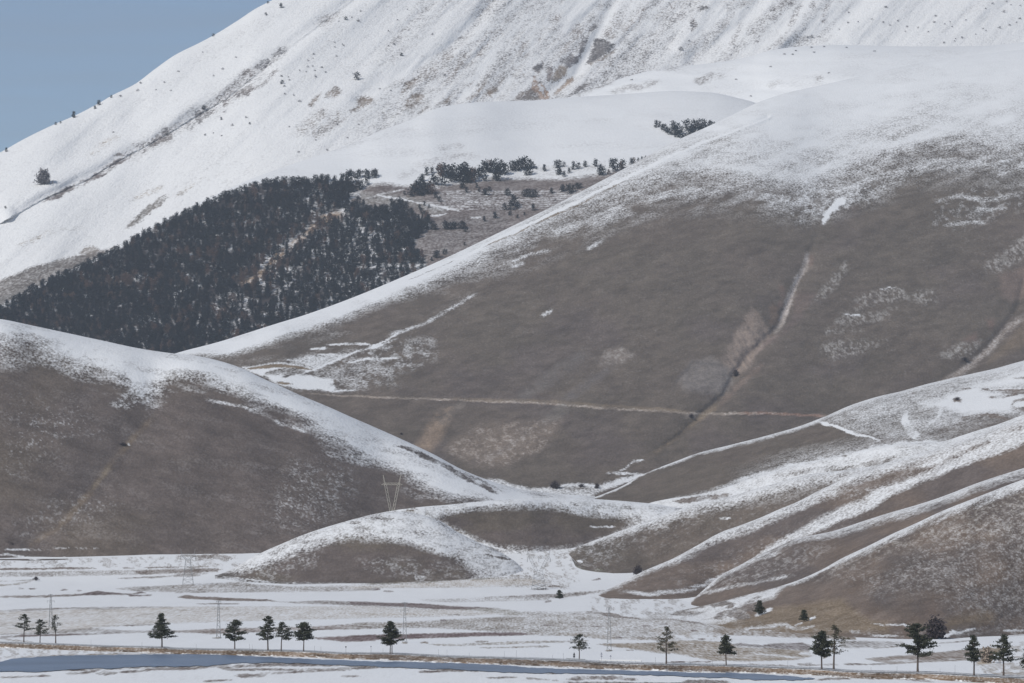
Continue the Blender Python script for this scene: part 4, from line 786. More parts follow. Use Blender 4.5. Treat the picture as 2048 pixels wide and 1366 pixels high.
hills = {'mount': mount, 'bench': bench, 'main': main, 'left': lefth, 'knoll': knoll, 'front': front, 'D': spurD, 'C': spurC, 'A': spurA, 'sh': shoulder}
# ================================================================== THE PLAIN
def paint_plain(P):
    X, Y = P.X, P.Y
    P.soil[:] = (0.22, 0.175, 0.135)
    P.snow[:] = 1.02 + .05 * fbm(X / 60, Y / 6, 400, 3)
    sp = lambda pts, v, soft=2.5, soil=None, a=1.0: P.poly(pts, soft, snow=v, soil=soil, a=a)
    ln = lambda pts, w, v, soft=1.2, soil=None, w2=None, a=1.0: P.line(pts, w, soft, snow=v, soil=soil, w2=w2, a=a)
    TB = (.17, .125, .095); RB = (.14, .095, .082); TP = (.46, .39, .31)
    P.spots([(-100, 1120), (500, 1112), (480, 1135), (-100, 1135)], 3, .7, 401, 10, .05, snow=.55)
    ln(P1((-100, 350), (0, 347), (300, 345), (600, 338), (850, 340)), 1.1, .12, soil=TB); ln(P1((1100, 338), (1200, 338)), .8, .2, soil=TB); ln(P1((1280, 338), (1640, 334), (1786, 332)), .7, .3, soil=TB)
    ln(P2((0, 235), (200, 238), (340, 240), (560, 258)), 1.5, .5, 2); ln(P2((180, 270), (260, 248), (380, 242), (500, 255)), 3, .35, 3, soil=TB); ln(P2((160, 332), (300, 330)), .8, .3)
    sp(P1((-100, 375), (300, 370), (1000, 358), (1786, 350), (1786, 385), (1000, 395), (300, 410), (-100, 412)), .66, 2)
    sp(P1((180, 390), (300, 375), (420, 385), (400, 405), (200, 405)), .45, 2, TB); sp(P2((-400, 362), (0, 352), (300, 345), (430, 350), (380, 372), (0, 383), (-300, 392)), .22, 1.2, TB)
    ln(P1((1050, 425), (1400, 412), (1786, 402)), .8, .45, soil=TB); ln(P2((0, 400), (150, 392), (300, 385)), .8, .45, soil=TB)
    ln(P1((-60, 495), (0, 492), (150, 482), (240, 465), (290, 445)), 1.0, .4, soil=(.3, .25, .19)); ln(P1((-60, 455), (0, 455), (200, 448), (300, 440)), .6, .6)
    for q in (P1((160, 518), (210, 522)), P1((260, 524), (320, 520)), P1((540, 535), (600, 528)), P1((680, 540), (720, 538)), P2((710, 510), (765, 506)), P3((190, 528), (265, 526)), P3((295, 545), (385, 547)), P3((1325, 505), (1370, 503)), P1((1140, 590), (1360, 582))):
        ln(q, .9, .15, soil=RB)
    ln(P1((-60, 608), (0, 606), (400, 602), (600, 590), (760, 585)), 1.1, .2, soil=TB, w2=1.8); sp(P1((700, 590), (790, 560), (870, 540), (950, 552), (1100, 565), (1180, 570), (1250, 545), (1300, 560), (1150, 580), (900, 585)), .15, .9, RB)
    sp(P1((1050, 520), (1200, 498), (1500, 490), (1786, 480), (1786, 550), (1400, 545), (1200, 540)), .52, 2)
    sp(P2((0, 500), (150, 480), (400, 470), (620, 455), (700, 480), (1000, 500), (1786, 500), (1786, 535), (1100, 545), (700, 548), (200, 552), (0, 560)), .58, 2); ln(P2((0, 495), (90, 488), (180, 488)), 1.0, .25, soil=TB)
    sp(P3((0, 500), (400, 490), (900, 460), (1300, 440), (1640, 440), (1786, 470), (1600, 500), (1000, 520), (400, 515), (0, 520)), .62, 2, TP)
    ln(P3((0, 480), (200, 482), (600, 475), (1000, 450), (1300, 436), (1420, 425)), 1.0, .3, soil=(.2, .17, .12)); ln(P3((1000, 455), (1300, 460), (1786, 452)), .5, .45)
    P.spots([(1040, 1110), (1140, 1095), (1150, 1130), (1160, 1165), (1010, 1168)], 4, .8, 402, 7, .08, snow=.5)
    P.spots([(1010, 1150), (1140, 1150), (1140, 1178), (1010, 1175)], 3, .6, 403, 5, .0, snow=.5); sp(P4((180, 515), (230, 490), (290, 495), (345, 512)), .2, 1, TB); ln(P4((60, 530), (200, 528)), .8, .1, soil=DARK)
    ln(P4((600, 445), (640, 438), (665, 430)), .8, .2, soil=RB)
    sp(P3((1200, 600), (1500, 585), (1786, 575), (1786, 600), (1400, 610), (1200, 620)), .42, 1.5, TB); sp(P4((0, 580), (280, 570), (560, 545), (700, 538), (640, 555), (360, 600), (0, 610)), .35, 1.5, TB); ln(P3((1740, 645), (1786, 632)), 1.2, .15, soil=RB); ln(P4((180, 645), (240, 632)), 1.2, .15, soil=RB)
    sp(P3((600, 620), (1300, 600), (1786, 600), (1786, 625), (900, 650), (700, 640)), .82, 2)
    # long brown bank running right
    sp(P2((30, 600), (90, 578), (130, 578), (180, 590), (450, 600), (830, 618), (900, 630), (700, 632), (400, 625), (130, 612)), .08, .9, TB); sp(P2((850, 632), (1050, 640), (1300, 628), (1500, 638), (1786, 648), (1786, 678), (1400, 662), (1000, 645)), .40, 1.5, TB)
    sp(P3((-20, 636), (200, 642), (600, 660), (900, 680), (1200, 690), (1300, 696), (1200, 716), (900, 712), (500, 690), (0, 664)), .10, 1.0, RB); sp(P3((1180, 700), (1330, 700), (1480, 730), (1600, 755), (1420, 765), (1200, 735), (900, 712)), .45, 2, (.26, .22, .16)); ln(P3((0, 672), (500, 698), (900, 718)), .8, .6)
    # pale stubble field
    sp([(-100, 1226), (0, 1223), (200, 1219), (350, 1214), (450, 1212), (560, 1213), (700, 1211), (800, 1216), (930, 1221), (1010, 1228), (950, 1231), (800, 1234), (700, 1237), (560, 1241), (400, 1245), (300, 1249), (200, 1255), (0, 1268), (-100, 1270)], .74, 1.5, TP)
    P.spots([(-100, 1226), (200, 1219), (560, 1213), (560, 1222), (200, 1230), (-100, 1240)], 2, .6, 404, 7, .05, snow=.5); ln(P1((-60, 728), (0, 726), (600, 706), (1200, 690), (1520, 682)), .9, .35, soil=TB); sp(P1((500, 730), (700, 705), (1400, 690), (1786, 690), (1400, 715), (700, 745)), .55, 2)
    ln(P2((200, 658), (600, 655)), .6, .4, soil=TB); ln(P1((0, 830), (600, 835), (900, 830), (1786, 790)), 1.2, .62, 2, soil=TP); ln(P1((900, 858), (1200, 852), (1400, 848)), .6, .3, soil=TB); ln(P3((0, 748), (60, 748), (200, 755), (700, 755), (1000, 750)), .8, .5, soil=TP); ln(P3((880, 758), (990, 755)), .7, .3, soil=TB)
    sp(P1((-60, 880), (300, 860), (700, 862), (1100, 900), (800, 920), (300, 930), (-60, 935)), .6, 2)
    ln(P1((-60, 965), (0, 962), (200, 945), (500, 938), (900, 925)), 1.5, .12, soil=RB, w2=1.0); sp(P1((900, 900), (1300, 900), (1786, 895), (1786, 915), (1300, 915), (900, 930)), .5, 1.5, TB)
    sp(P2((0, 900), (400, 880), (1000, 870), (1500, 845), (1786, 828), (1786, 880), (1300, 890), (900, 905), (300, 930)), .42, 1.5, (.24, .17, .13)); ln(P2((200, 915), (500, 912), (760, 900)), 1.3, .12, soil=TB); ln(P2((1250, 888), (1500, 882), (1786, 878)), 1.0, .15, soil=TB)
    sp(P3((0, 840), (160, 825), (500, 825), (900, 800), (1400, 775), (1786, 775), (1786, 930), (1500, 915), (1100, 895), (700, 870), (0, 882)), .46, 2, (.25, .2, .15)); ln(P3((0, 850), (200, 872)), 1, .15, soil=TB)
    P.spots(P3((900, 840), (1300, 830), (1786, 820), (1786, 920), (1300, 900)), 4, .9, 405, 8, -.05, snow=.82); ln(P3((800, 808), (865, 804)), 1, .15, soil=RB)
    # right middle: speckled stubble rising to the spurs
    sp(P4((0, 735), (300, 745), (540, 735), (900, 790), (1300, 800), (1600, 830), (1786, 850), (1786, 935), (1300, 925), (800, 960), (400, 940), (0, 930)), .58, 4, (.27, .22, .17))
    P.spots(P4((0, 735), (540, 735), (1300, 800), (1786, 850), (1786, 935), (1300, 925), (0, 930)), 4, .9, 406, 8, .0, snow=.9); P.spots(P4((100, 780), (500, 760), (640, 800), (500, 860), (150, 860)), 4, .8, 407, 7, -.05, snow=.3)
    sp(P4((670, 745), (760, 738), (830, 750), (870, 770), (960, 790), (800, 785), (700, 765)), .12, 1, TB); ln(P4((540, 735), (700, 745)), 1, .25, soil=TB); ln(P4((870, 770), (1050, 802)), .8, .3, soil=TB); ln(P4((400, 745), (530, 750)), .8, .3, soil=TB)
    ln(P4((1100, 795), (1300, 800), (1560, 830), (1640, 870)), .9, .35, soil=TB); ln(P4((130, 852), (290, 850)), .9, .15, soil=RB); ln(P4((1050, 858), (1130, 860)), .8, .15, soil=RB); ln(P4((1200, 842), (1290, 840)), .8, .25, soil=RB); ln(P4((440, 860), (700, 862)), .8, .4, soil=TB); ln(P4((1120, 908), (1180, 905)), .8, .2, soil=RB)
    ln(P4((0, 920), (400, 930), (700, 960), (1000, 968), (1400, 975)), 1.6, .45, 3, soil=(.27, .21, .15)); ln(P4((800, 960), (880, 962)), .8, .12, soil=RB); ln(P4((1490, 900), (1550, 895)), 1, .15, soil=RB)
    P.spots([(1180, 1190), (1350, 1195), (1400, 1240), (1180, 1230)], 6, .7, 408, 9, .05, snow=.5)
    # red-brown tilled strips
    sp(P2((1240, 958), (1500, 950), (1786, 935), (1786, 990), (1600, 996), (1500, 998), (1400, 985), (1280, 975)), .12, 1.2, (.18, .12, .105)); sp(P3((0, 945), (250, 935), (600, 925), (1100, 915), (1500, 915), (1650, 930), (1500, 942), (1100, 950), (700, 968), (300, 980), (0, 992)), .10, 1.2, (.16, .105, .095))
    sp(P3((470, 1012), (480, 1000), (510, 1005), (520, 1012)), .15, .6, OCHRE); ln(P3((630, 1006), (660, 1002), (690, 1010)), 1.2, .2, soil=OCHRE); ln(P3((700, 1020), (900, 1028), (1100, 1022), (1500, 1005), (1786, 998)), 1.6, .42, soil=(.26, .21, .15)); ln(P3((1120, 998), (1230, 996)), .6, .3); ln(P3((1380, 996), (1440, 998)), .8, .25); ln(P3((1160, 1052), (1500, 1045), (1786, 1040)), .8, .35, soil=OCHRE)
    ln(P4((0, 998), (300, 998), (560, 990)), 1.4, .42, soil=(.26, .21, .15)); ln(P4((0, 1040), (200, 1038)), .7, .4); ln(P2((340, 965), (400, 966)), 1, .1, soil=DARK); ln(P4((730, 1078), (780, 1078)), 1, .1, soil=DARK); ln(P4((905, 1074), (965, 1074)), .8, .15, soil=RB); ln(P1((0, 970), (120, 985), (300, 1000)), 1, .5)
    # ochre field on the right
    sp(P4((640, 1020), (880, 1012), (1100, 1010), (1300, 990), (1400, 985), (1786, 1000)) + P5((740, 790), (1150, 800), (1560, 830), (1620, 880), (1500, 915), (1400, 935), (900, 950), (450, 945), (200, 900), (0, 860)) + P4((1200, 1100), (1000, 1070), (860, 1050), (700, 1030)), .22, 1.5, (.30, .235, .165))
    for k in range(6): ln(P5((100, 740 + k * 26), (600, 770 + k * 26), (1200, 830 + k * 20)), .7, .62, 1.2, a=.7)
    sp(P5((900, 850), (1200, 870), (1500, 905), (1400, 915), (1000, 880)), .9, 1.2); sp(P5((620, 760), (750, 735), (1000, 765), (1150, 740), (1500, 735), (1600, 770), (1560, 830), (1150, 800)), .22, 1.5, (.16, .125, .11)); sp(P5((1460, 840), (1700, 845), (1640, 890), (1460, 870)), .9, 1.5)
    sp(P5((-200, 690), (200, 690), (800, 690), (1500, 690), (1500, 730), (1100, 745), (700, 725), (200, 700)), .95, 1.5); ln(P5((270, 690), (340, 692)), .9, .12, soil=RB); ln(P5((410, 692), (450, 694)), .7, .2, soil=RB)
    sp(P5((370, 605), (560, 560), (640, 545), (800, 580), (1000, 570), (1400, 560), (1800, 600), (2100, 600), (2100, 700), (1500, 680), (1000, 655), (650, 640)), .25, 1.5, (.22, .16, .105)); P.spots(P5((-300, 560), (700, 600), (700, 680), (-300, 680)), 3, .9, 409, 9, .0, snow=.5, soil=(.3, .23, .16)); P.spots(P5((600, 580), (1500, 600), (1500, 690), (600, 660)), 2, .8, 411, 8, .08, snow=.85)
    ln(P5((1450, 985), (1610, 968)), .9, .3, soil=TB); ln(P5((850, 990), (900, 995), (1400, 1015)), 2.0, .5, 2, soil=TB); ln(P5((1440, 995), (1900, 990)), 1.4, .45, soil=TB); ln(P5((-100, 960), (400, 955), (440, 940)), .7, .2, soil=RB)
    sp(P5((1740, 920), (1740, 890), (1790, 905)), .1, .6, OCHRE)
    sp(P6((-100, 720), (300, 725), (640, 740), (640, 770), (300, 790), (-100, 800)), .5, 2, (.2, .16, .13)); sp(P6((180, 925), (600, 890), (1000, 855), (1350, 820), (1700, 800), (1700, 860), (1400, 930), (1350, 945), (900, 965), (450, 995), (350, 965)), .22, 1.2, (.25, .19, .145)); ln(P6((450, 955), (900, 945), (1300, 925)), 1.3, .75, 2); ln(P6((-80, 990), (200, 992), (470, 985)), .8, .35, soil=TB)
    ln(P6((1030, 745), (1200, 735), (1400, 715)), .7, .35, soil=TB); ln(P6((240, 803), (400, 795), (600, 780)), .6, .4)
    P.spots(P6((1400, 760), (2200, 740), (2200, 1120), (1600, 1130), (1500, 1000)), 6, .9, 410, 9, -.05, snow=.45, soil=(.3, .24, .17)); sp(P6((1480, 960), (1640, 940), (1640, 990), (1520, 1000)), .2, 2, (.4, .31, .2)); sp(P6((1560, 830), (1750, 790), (1800, 830), (1700, 870)), .2, 2, (.32, .25, .16))
    sp(P6((1660, 1095), (1900, 1085), (2200, 1095), (2200, 1125), (1700, 1115)), .35, 1, OCHRE)
    # snowy strip between bank and water, left
    P.spots([(-100, 1290), (200, 1296), (420, 1304), (380, 1308), (150, 1312), (0, 1324), (-100, 1326)], 3, .75, 412, 7, .02, snow=.6, soil=(.34, .28, .22))
    P.line(P1((100, 1150), (300, 1130), (600, 1118), (900, 1112), (1300, 1106), (1786, 1102)), .8, 1.2, snow=.3, soil=OCHRE)
    # mud bars and wet edges below the water
    MUD = (.17, .135, .115)
    for q, w in ((P1((270, 1268), (500, 1252), (850, 1248)), 1.0), (P1((590, 1285), (800, 1272), (860, 1252), (1000, 1242), (1250, 1228), (1786, 1222)), 1.4), (P1((860, 1282), (950, 1278), (1050, 1276)), 2.4), (P1((1050, 1270), (1250, 1262), (1350, 1242), (1786, 1238)), 1.4), (P1((0, 1318), (460, 1302)), .8),
                 (P2((0, 1240), (300, 1225), (400, 1212), (500, 1205)), 1.2), (P2((380, 1225), (500, 1230), (600, 1215), (900, 1200), (1300, 1205), (1786, 1212)), 2.2), (P2((420, 1235), (500, 1250), (800, 1245), (1100, 1250), (1500, 1238), (1786, 1226)), 1.3), (P2((540, 1300), (700, 1300), (850, 1280), (1100, 1268), (1300, 1255), (1580, 1246)), 1.2),
                 (P2((560, 1302), (820, 1295)), 3.0), (P2((1480, 1308), (1660, 1306)), .8), (P2((260, 1352), (520, 1338)), .8), (P3((0, 1235), (300, 1225), (420, 1222), (520, 1235)), 1.5), (P3((780, 1242), (900, 1248), (1100, 1250), (1300, 1258)), 2.6), (P3((600, 1268), (900, 1258)), 1.0), (P3((0, 1308), (90, 1306)), .9), (P3((1230, 1320), (1500, 1314)), .8),
                 (P4((380, 1330), (600, 1318), (850, 1322), (1000, 1338)), 3.2), (P4((0, 1270), (300, 1278)), .9), (P4((1400, 1362), (1786, 1352)), 2.6), (P4((0, 1322), (300, 1345)), .9), (P5((100, 1190), (400, 1185), (650, 1200)), 2.5), (P5((1660, 1165), (1800, 1160), (2048, 1150)), 1.2), (P6((0, 1150), (600, 1165), (1000, 1200)), 1.0), (P4((1786, 1370), (300, 1362)), 1)):
        P.line(q, w, 1.8, snow=.12, soil=MUD, w2=w * .7)
    P.spots([(-100, 1335), (2200, 1350), (2200, 1400), (-100, 1400)], 4, .2, 413, 14, .18, snow=.7)
pxs = np.arange(-360, 2421, 3.0)
pys = np.r_[np.arange(1094, 1330, 1.0), np.arange(1330, 1400, 1.3)]
PXg, PYg = np.meshgrid(pxs, pys)
Dg = Dplain(PYg)
P = Paint(PXg, PYg, jit=1.0, spk=.85)
# keep jitter flat: the plain is seen at a grazing angle
P.X = (PXg + 6 * fbm(PXg / 30, PYg / 6, 7, 3)).ravel(); P.Y = (PYg + 0.8 * fbm(PXg / 24, PYg / 3, 8, 4, .6)).ravel()
paint_plain(P)
P.snow = np.where(P.snow < .9, P.snow * .84, P.snow)
x, y, z = world(PXg, PYg, Dg)
z = z + 0.30 * fbm(x / 60, y / 90, 420, 3) * np.clip((y - 1850) / 200, 0, 1) + 2.5 * fbm(x / 200, y / 260, 421, 2) * np.clip((y - 2300) / 1200, 0, 1)
# behind and around the camera the ground continues and climbs to the hillside the picture was taken from
nx = len(pxs); extraD = np.array([1290, 1150, 1000, 850, 650, 450, 250, 100, 0, -150, -500]); 
ex = np.tile(np.linspace(-420, 420, nx), (len(extraD), 1)) * np.clip(np.linspace(.42, 1.6, len(extraD)), 0, 9)[:, None]
ey = np.tile(extraD[:, None].astype(float), (1, nx)); ez = np.interp(extraD, [-500, 0, 950, 1300], [H + 20, H - 1.7, 0.0, 0.0])[:, None] * np.ones((1, nx))
fx = np.tile(x[:1], (1, 1)); fy = y[:1] + 900; fz = z[:1] - 60
VX = np.concatenate([fx, x, ex]); VY = np.concatenate([fy, y, ey]); VZ = np.concatenate([fz, z, ez])
nr, nc = VX.shape; i = np.arange(nr * nc).reshape(nr, nc)
f = np.stack([i[:-1, :-1].ravel(), i[1:, :-1].ravel(), i[1:, 1:].ravel(), i[:-1, 1:].ravel()], 1)
A = P.attrs(); ne = len(extraD) * nc
A['snow'] = np.r_[np.full(nc, 1.0), A['snow'], np.full(ne, .8)]; A['soil'] = np.r_[np.tile(GRASS, (nc, 1)), A['soil'], np.tile(GRASS, (ne, 1))]
plain = mesh_np('plain', np.stack([VX.ravel(), VY.ravel(), VZ.ravel()], 1), f, M_PLAIN, smooth=True, attrs=A); plain['kind'] = 'structure'

# ---------------------------------------------------------------- water of the flooded meadow
M_WATER = simple_mat('water', (0.165, 0.215, 0.30), 0.36, .3, .02, spec=0.5)
wt = M_WATER.node_tree; wb = wt.nodes['Principled BSDF']; wb.inputs['IOR'].default_value = 1.33
wn = wt.nodes.new('ShaderNodeTexNoise'); wn.inputs['Scale'].default_value = .8; wn.inputs['Detail'].default_value = 3
wtc = wt.nodes.new('ShaderNodeTexCoord'); wmp = wt.nodes.new('ShaderNodeMapping'); wmp.inputs['Scale'].default_value = (1, .35, 1)
wbp = wt.nodes.new('ShaderNodeBump'); wbp.inputs['Strength'].default_value = .9; wbp.inputs['Distance'].default_value = .35
wt.links.new(wtc.outputs['Object'], wmp.inputs[0]); wt.links.new(wmp.outputs[0], wn.inputs['Vector']); wt.links.new(wn.outputs['Fac'], wbp.inputs['Height']); wt.links.new(wbp.outputs[0], wb.inputs['Normal'])
top = P1((-500, 1185), (0, 1178), (100, 1152), (190, 1143), (400, 1130), (600, 1120), (1050, 1114)) + P1((1786, 1106)) + P2((450, 1115), (900, 1135), (1300, 1155), (1786, 1174)) + P3((500, 1176), (1000, 1190), (1400, 1208)) + P4((50, 1228), (300, 1238), (600, 1244), (1000, 1258), (1500, 1272), (1786, 1280)) + P5((600, 1083), (850, 1092), (1200, 1115), (1400, 1130), (1650, 1150))
bot = P1((-500, 1262), (0, 1263), (300, 1268), (600, 1247), (850, 1238), (1250, 1222), (1500, 1214)) + P2((0, 1221), (300, 1212), (500, 1190), (800, 1186), (1100, 1190), (1500, 1208), (1786, 1211)) + P3((250, 1218), (400, 1225), (530, 1232), (800, 1240), (1100, 1252), (1300, 1268), (1786, 1276)) + P4((400, 1278), (800, 1285), (1300, 1300), (1786, 1312)) + P5((400, 1140), (800, 1160), (1100, 1171), (1300, 1170), (1500, 1164), (1650, 1156))
top = sorted(top); bot = sorted(bot)
xs = np.arange(-330, 1632, 2.0); wz = 0.22
ty = np.interp(xs, [p[0] for p in top], [p[1] for p in top]) + 1.3 * fbm(xs / 12, xs * 0, 3, 4, .6); byy = np.interp(xs, [p[0] for p in bot], [p[1] for p in bot]) + 1.8 * fbm(xs / 18, xs * 0, 9, 4, .6)
byy = np.maximum(byy, ty + .05)
rows = []
for t in np.linspace(0, 1, 6):
    yy = ty * (1 - t) + byy * t; Dw = (H - wz) * F / (yy - HZ); rows.append(np.stack([(xs - 1024) / F * Dw, Dw, np.full_like(Dw, wz)], 1))
V = np.concatenate(rows); i = np.arange(len(V)).reshape(6, len(xs)); f = np.stack([i[:-1, :-1].ravel(), i[1:, :-1].ravel(), i[1:, 1:].ravel(), i[:-1, 1:].ravel()], 1)
water = mesh_np('water', V, f, M_WATER); water['kind'] = 'structure'

# ---------------------------------------------------------------- road on its bank
RT = sorted(P1((-600, 985), (0, 1010), (400, 1022), (1000, 1045)) + P1((1447, 1055),) + P2((0, 1064), (700, 1078), (1149, 1090), (1786, 1108)) + P3((0, 1108), (893, 1136), (1786, 1163)) + P4((900, 1197), (1786, 1216)) + P5((900, 1022), (1700, 1053)) + P6((0, 1086), (1000, 1108), (1460, 1134), (2048, 1160), (2700, 1186)))
RB_ = sorted(P1((-600, 1022), (0, 1036), (400, 1046), (1000, 1066)) + P1((1447, 1100),) + P2((0, 1098), (700, 1118), (1149, 1132), (1786, 1163)) + P3((0, 1156), (893, 1192), (1786, 1222)) + P4((450, 1240), (900, 1250), (1786, 1276)) + P5((900, 1086), (1700, 1118)) + P6((0, 1128), (1000, 1178), (1460, 1205), (2048, 1240), (2700, 1270)))
xs = np.arange(-340, 2405, 2.5); bz = 2.0
yt = pchip([p[0] for p in RT], [p[1] for p in RT], xs); yb = pchip([p[0] for p in RB_], [p[1] for p in RB_], xs) + .8 * fbm(xs / 14, xs * 0, 77, 3)
DT = (H - bz) * F / (yt - HZ); DB = (H + .1) * F / (yb - HZ)
DB = np.minimum(DB, DT - 2.5)
def xyz(D, zz): return np.stack([(xs - 1024) / F * D, D, np.full_like(D, zz) if np.isscalar(zz) else zz], 1)
nb_ = 9; prof = []
for k in range(nb_):
    t = k / (nb_ - 1); prof.append(xyz(DB + (DT - DB) * t, -0.1 + (bz + .1) * (t ** 0.8) + (.35 * fbm(xs / 9, xs * 0 + k * .7, 55, 3) if 0 < k < nb_ - 1 else 0)))
for dD, zz in ((1.5, bz + .02), (10, bz + .02), (30, bz - .1), (36, -.2)): prof.append(xyz(DT + dD, zz))
V = np.concatenate(prof); n_ = len(prof); i = np.arange(len(V)).reshape(n_, len(xs)); f = np.stack([i[:-1, :-1].ravel(), i[:-1, 1:].ravel(), i[1:, 1:].ravel(), i[1:, :-1].ravel()], 1)[:, ::-1]
XX = np.tile(xs, (n_, 1)); rowi = np.tile(np.arange(n_)[:, None], (1, len(xs)))
g = fbm(XX / 50, rowi / 3, 91, 4)
soil = np.array((0.15, 0.105, 0.07))[None, None] * (1 + .9 * g[..., None]); soil[rowi >= nb_ - 1] = (.22, .21, .205)
sn = np.where(rowi < 2, .30 + 1.1 * fbm(XX / 16, rowi * 1.0, 92, 3) + .15 * ((XX > 690) & (XX < 1000)), np.where(rowi < nb_ - 1, .05 + .35 * np.clip(fbm(XX / 12, rowi / 2, 93, 3) - .1, 0, 1), .42))
sn = np.where(rowi >= nb_ + 1, .55, sn)
bank = mesh_np('road_bank', V, f, ground_mat('bank_grass', 1750, 0, 3.0, 4, .5, flat=.3, bump=.4), smooth=False, attrs={'snow': sn.ravel(), 'soil': np.clip(soil, .02, 1).reshape(-1, 3)}); bank['kind'] = 'structure'
M_ROAD = simple_mat('asphalt', (0.15, 0.15, 0.155), .9, .15, .3)
V = np.concatenate([xyz(DT + 2.2, bz + .06), xyz(DT + 9.0, bz + .06)]); i = np.arange(len(V)).reshape(2, len(xs)); f = np.stack([i[:-1, :-1].ravel(), i[:-1, 1:].ravel(), i[1:, 1:].ravel(), i[1:, :-1].ravel()], 1)
road = mesh_np('road', V, f, M_ROAD); road['kind'] = 'structure'
M_LINE = simple_mat('road_paint', (0.7, 0.7, 0.68), .8)
V = np.concatenate([xyz(DT + 2.5, bz + .065), xyz(DT + 2.65, bz + .065), xyz(DT + 8.6, bz + .065), xyz(DT + 8.75, bz + .065)]); i = np.arange(len(V)).reshape(4, len(xs))
f = np.concatenate([np.stack([i[a, :-1], i[a, 1:], i[a + 1, 1:], i[a + 1, :-1]], 1) for a in (0, 2)])
mk = mesh_np('road_edge_lines', V, f, M_LINE); mk['kind'] = 'structure'
def verge(px, py=None):
    """a point on the strip behind the road at picture column px; the strip is bz high"""
    if py is None: D = float(np.interp(px, xs, DT)) + 13
    else: D = max((H - bz) * F / (py - HZ), float(np.interp(px, xs, DT)) + 11)
    return (px - 1024) / F * D, D, bz - .05
# ================================================================== TREES
rng = random.Random(7); nrg = np.random.default_rng(7)
M_BARK = simple_mat('pine_bark', (0.13, 0.10, 0.085), .9, .35, 3.0)
M_NEED = simple_mat('pine_needles', (0.034, 0.042, 0.027), .7, 0, .9, col2=(0.060, 0.060, 0.036))
M_NEED_B = simple_mat('pine_needles_thin', (0.062, 0.062, 0.036), .7, 0, .9, col2=(0.10, 0.085, 0.05))
M_FAR = simple_mat('far_needles', (0.010, 0.017, 0.024), .9, 0, .15, col2=(0.022, 0.030, 0.034), spec=.1)
M_GREYTREE = simple_mat('grey_twigs', (0.19, 0.18, 0.19), .9, .3, 1.0)
M_LARCH = simple_mat('larch_brown', (0.085, 0.052, 0.042), .8, 0, .12, col2=(0.12, 0.08, 0.062))
M_TWIG = simple_mat('bare_twigs', (0.075, 0.060, 0.062), .9, .3, 1.0)
M_TWIG_T = simple_mat('bare_twigs_tan', (0.40, 0.33, 0.27), .9, .3, 1.0)
M_STEEL = simple_mat('galvanised_steel', (0.32, 0.325, 0.33), .55, .2, .3, metal=.3)
M_STEEL_W = simple_mat('weathered_steel', (0.50, 0.47, 0.40), .6, .2, .3, metal=.2)
M_POLE = simple_mat('dark_pole', (0.10, 0.09, 0.09), .8, .2, 1)
M_SIGNF = simple_mat('sign_face', (0.30, 0.31, 0.36), .5, .1, 2); M_SIGND = simple_mat('sign_back', (0.05, 0.05, 0.055), .6, .1, 2)
M_CONC = simple_mat('concrete', (0.33, 0.31, 0.28), .9, .2, 2)

def tube(pts, rad, n=6):
    """verts, quads of a tapered tube along pts"""
    V = []; Fq = []
    pts = [Vector(p) for p in pts]
    for k, p in enumerate(pts):
        d = (pts[min(k + 1, len(pts) - 1)] - pts[max(k - 1, 0)]).normalized()
        a = d.cross(Vector((0, 1, 0.01))).normalized() if abs(d.y) < .9 else d.cross(Vector((1, 0, 0))).normalized(); b = d.cross(a)
        for j in range(n):
            t = 2 * math.pi * j / n; V.append(p + (a * math.cos(t) + b * math.sin(t)) * rad[k])
    for k in range(len(pts) - 1):
        for j in range(n):
            Fq.append((k * n + j, k * n + (j + 1) % n, (k + 1) * n + (j + 1) % n, (k + 1) * n + j))
    return V, Fq
class MB:
    def __init__(s): s.V = []; s.F = []
    def add(s, V, Fq): o = len(s.V); s.V += [tuple(v) for v in V]; s.F += [tuple(i + o for i in f) for f in Fq]; return s
    def tube(s, pts, rad, n=6): return s.add(*tube(pts, rad if isinstance(rad, (list, tuple)) else [rad] * len(pts), n))
    def bar(s, a, b, r=.12): return s.tube([a, b], [r, r], 4)
    def box(s, cx, cy, cz, sx, sy, sz):
        V = [(cx + i * sx / 2, cy + j * sy / 2, cz + k * sz / 2) for k in (-1, 1) for j in (-1, 1) for i in (-1, 1)]
        return s.add(V, [(0, 2, 3, 1), (4, 5, 7, 6), (0, 1, 5, 4), (2, 6, 7, 3), (0, 4, 6, 2), (1, 3, 7, 5)])
    def build(s, name, mat, parent=None, smooth=False): return mesh_np(name, s.V, s.F, mat, parent, smooth)
def thing(name, loc, label, cat, group=None):
    o = bpy.data.objects.new(name, None); C.objects.link(o); o.location = loc; o.empty_display_size = 2
    return set_tag(o, label, cat, group)

def tufts(cent, size, n, up=.35, seed=0, flat=.6):
    """n needle tufts (bent quads) around each centre: returns verts, faces"""
    r = np.random.default_rng(seed); m = len(cent) * n
    c = np.repeat(cent, n, 0) + r.normal(0, 1, (m, 3)) * np.array([size, size, size * flat])[None] * .55
    d = r.normal(0, 1, (m, 3)); d[:, 2] += up; d /= np.linalg.norm(d, axis=1)[:, None]
    s = np.cross(d, r.normal(0, 1, (m, 3))); s /= np.linalg.norm(s, axis=1)[:, None]
    L = size * r.uniform(.35, .75, (m, 1)); W = size * r.uniform(.14, .30, (m, 1))
    a = c - d * L * .5 - s * W * .5; b = c - d * L * .5 + s * W * .5; e = c + d * L * .5 + s * W * .8; f = c + d * L * .5 - s * W * .8
    V = np.stack([a, b, e, f], 1).reshape(-1, 3); Fq = np.arange(m * 4).reshape(-1, 4); return V, Fq

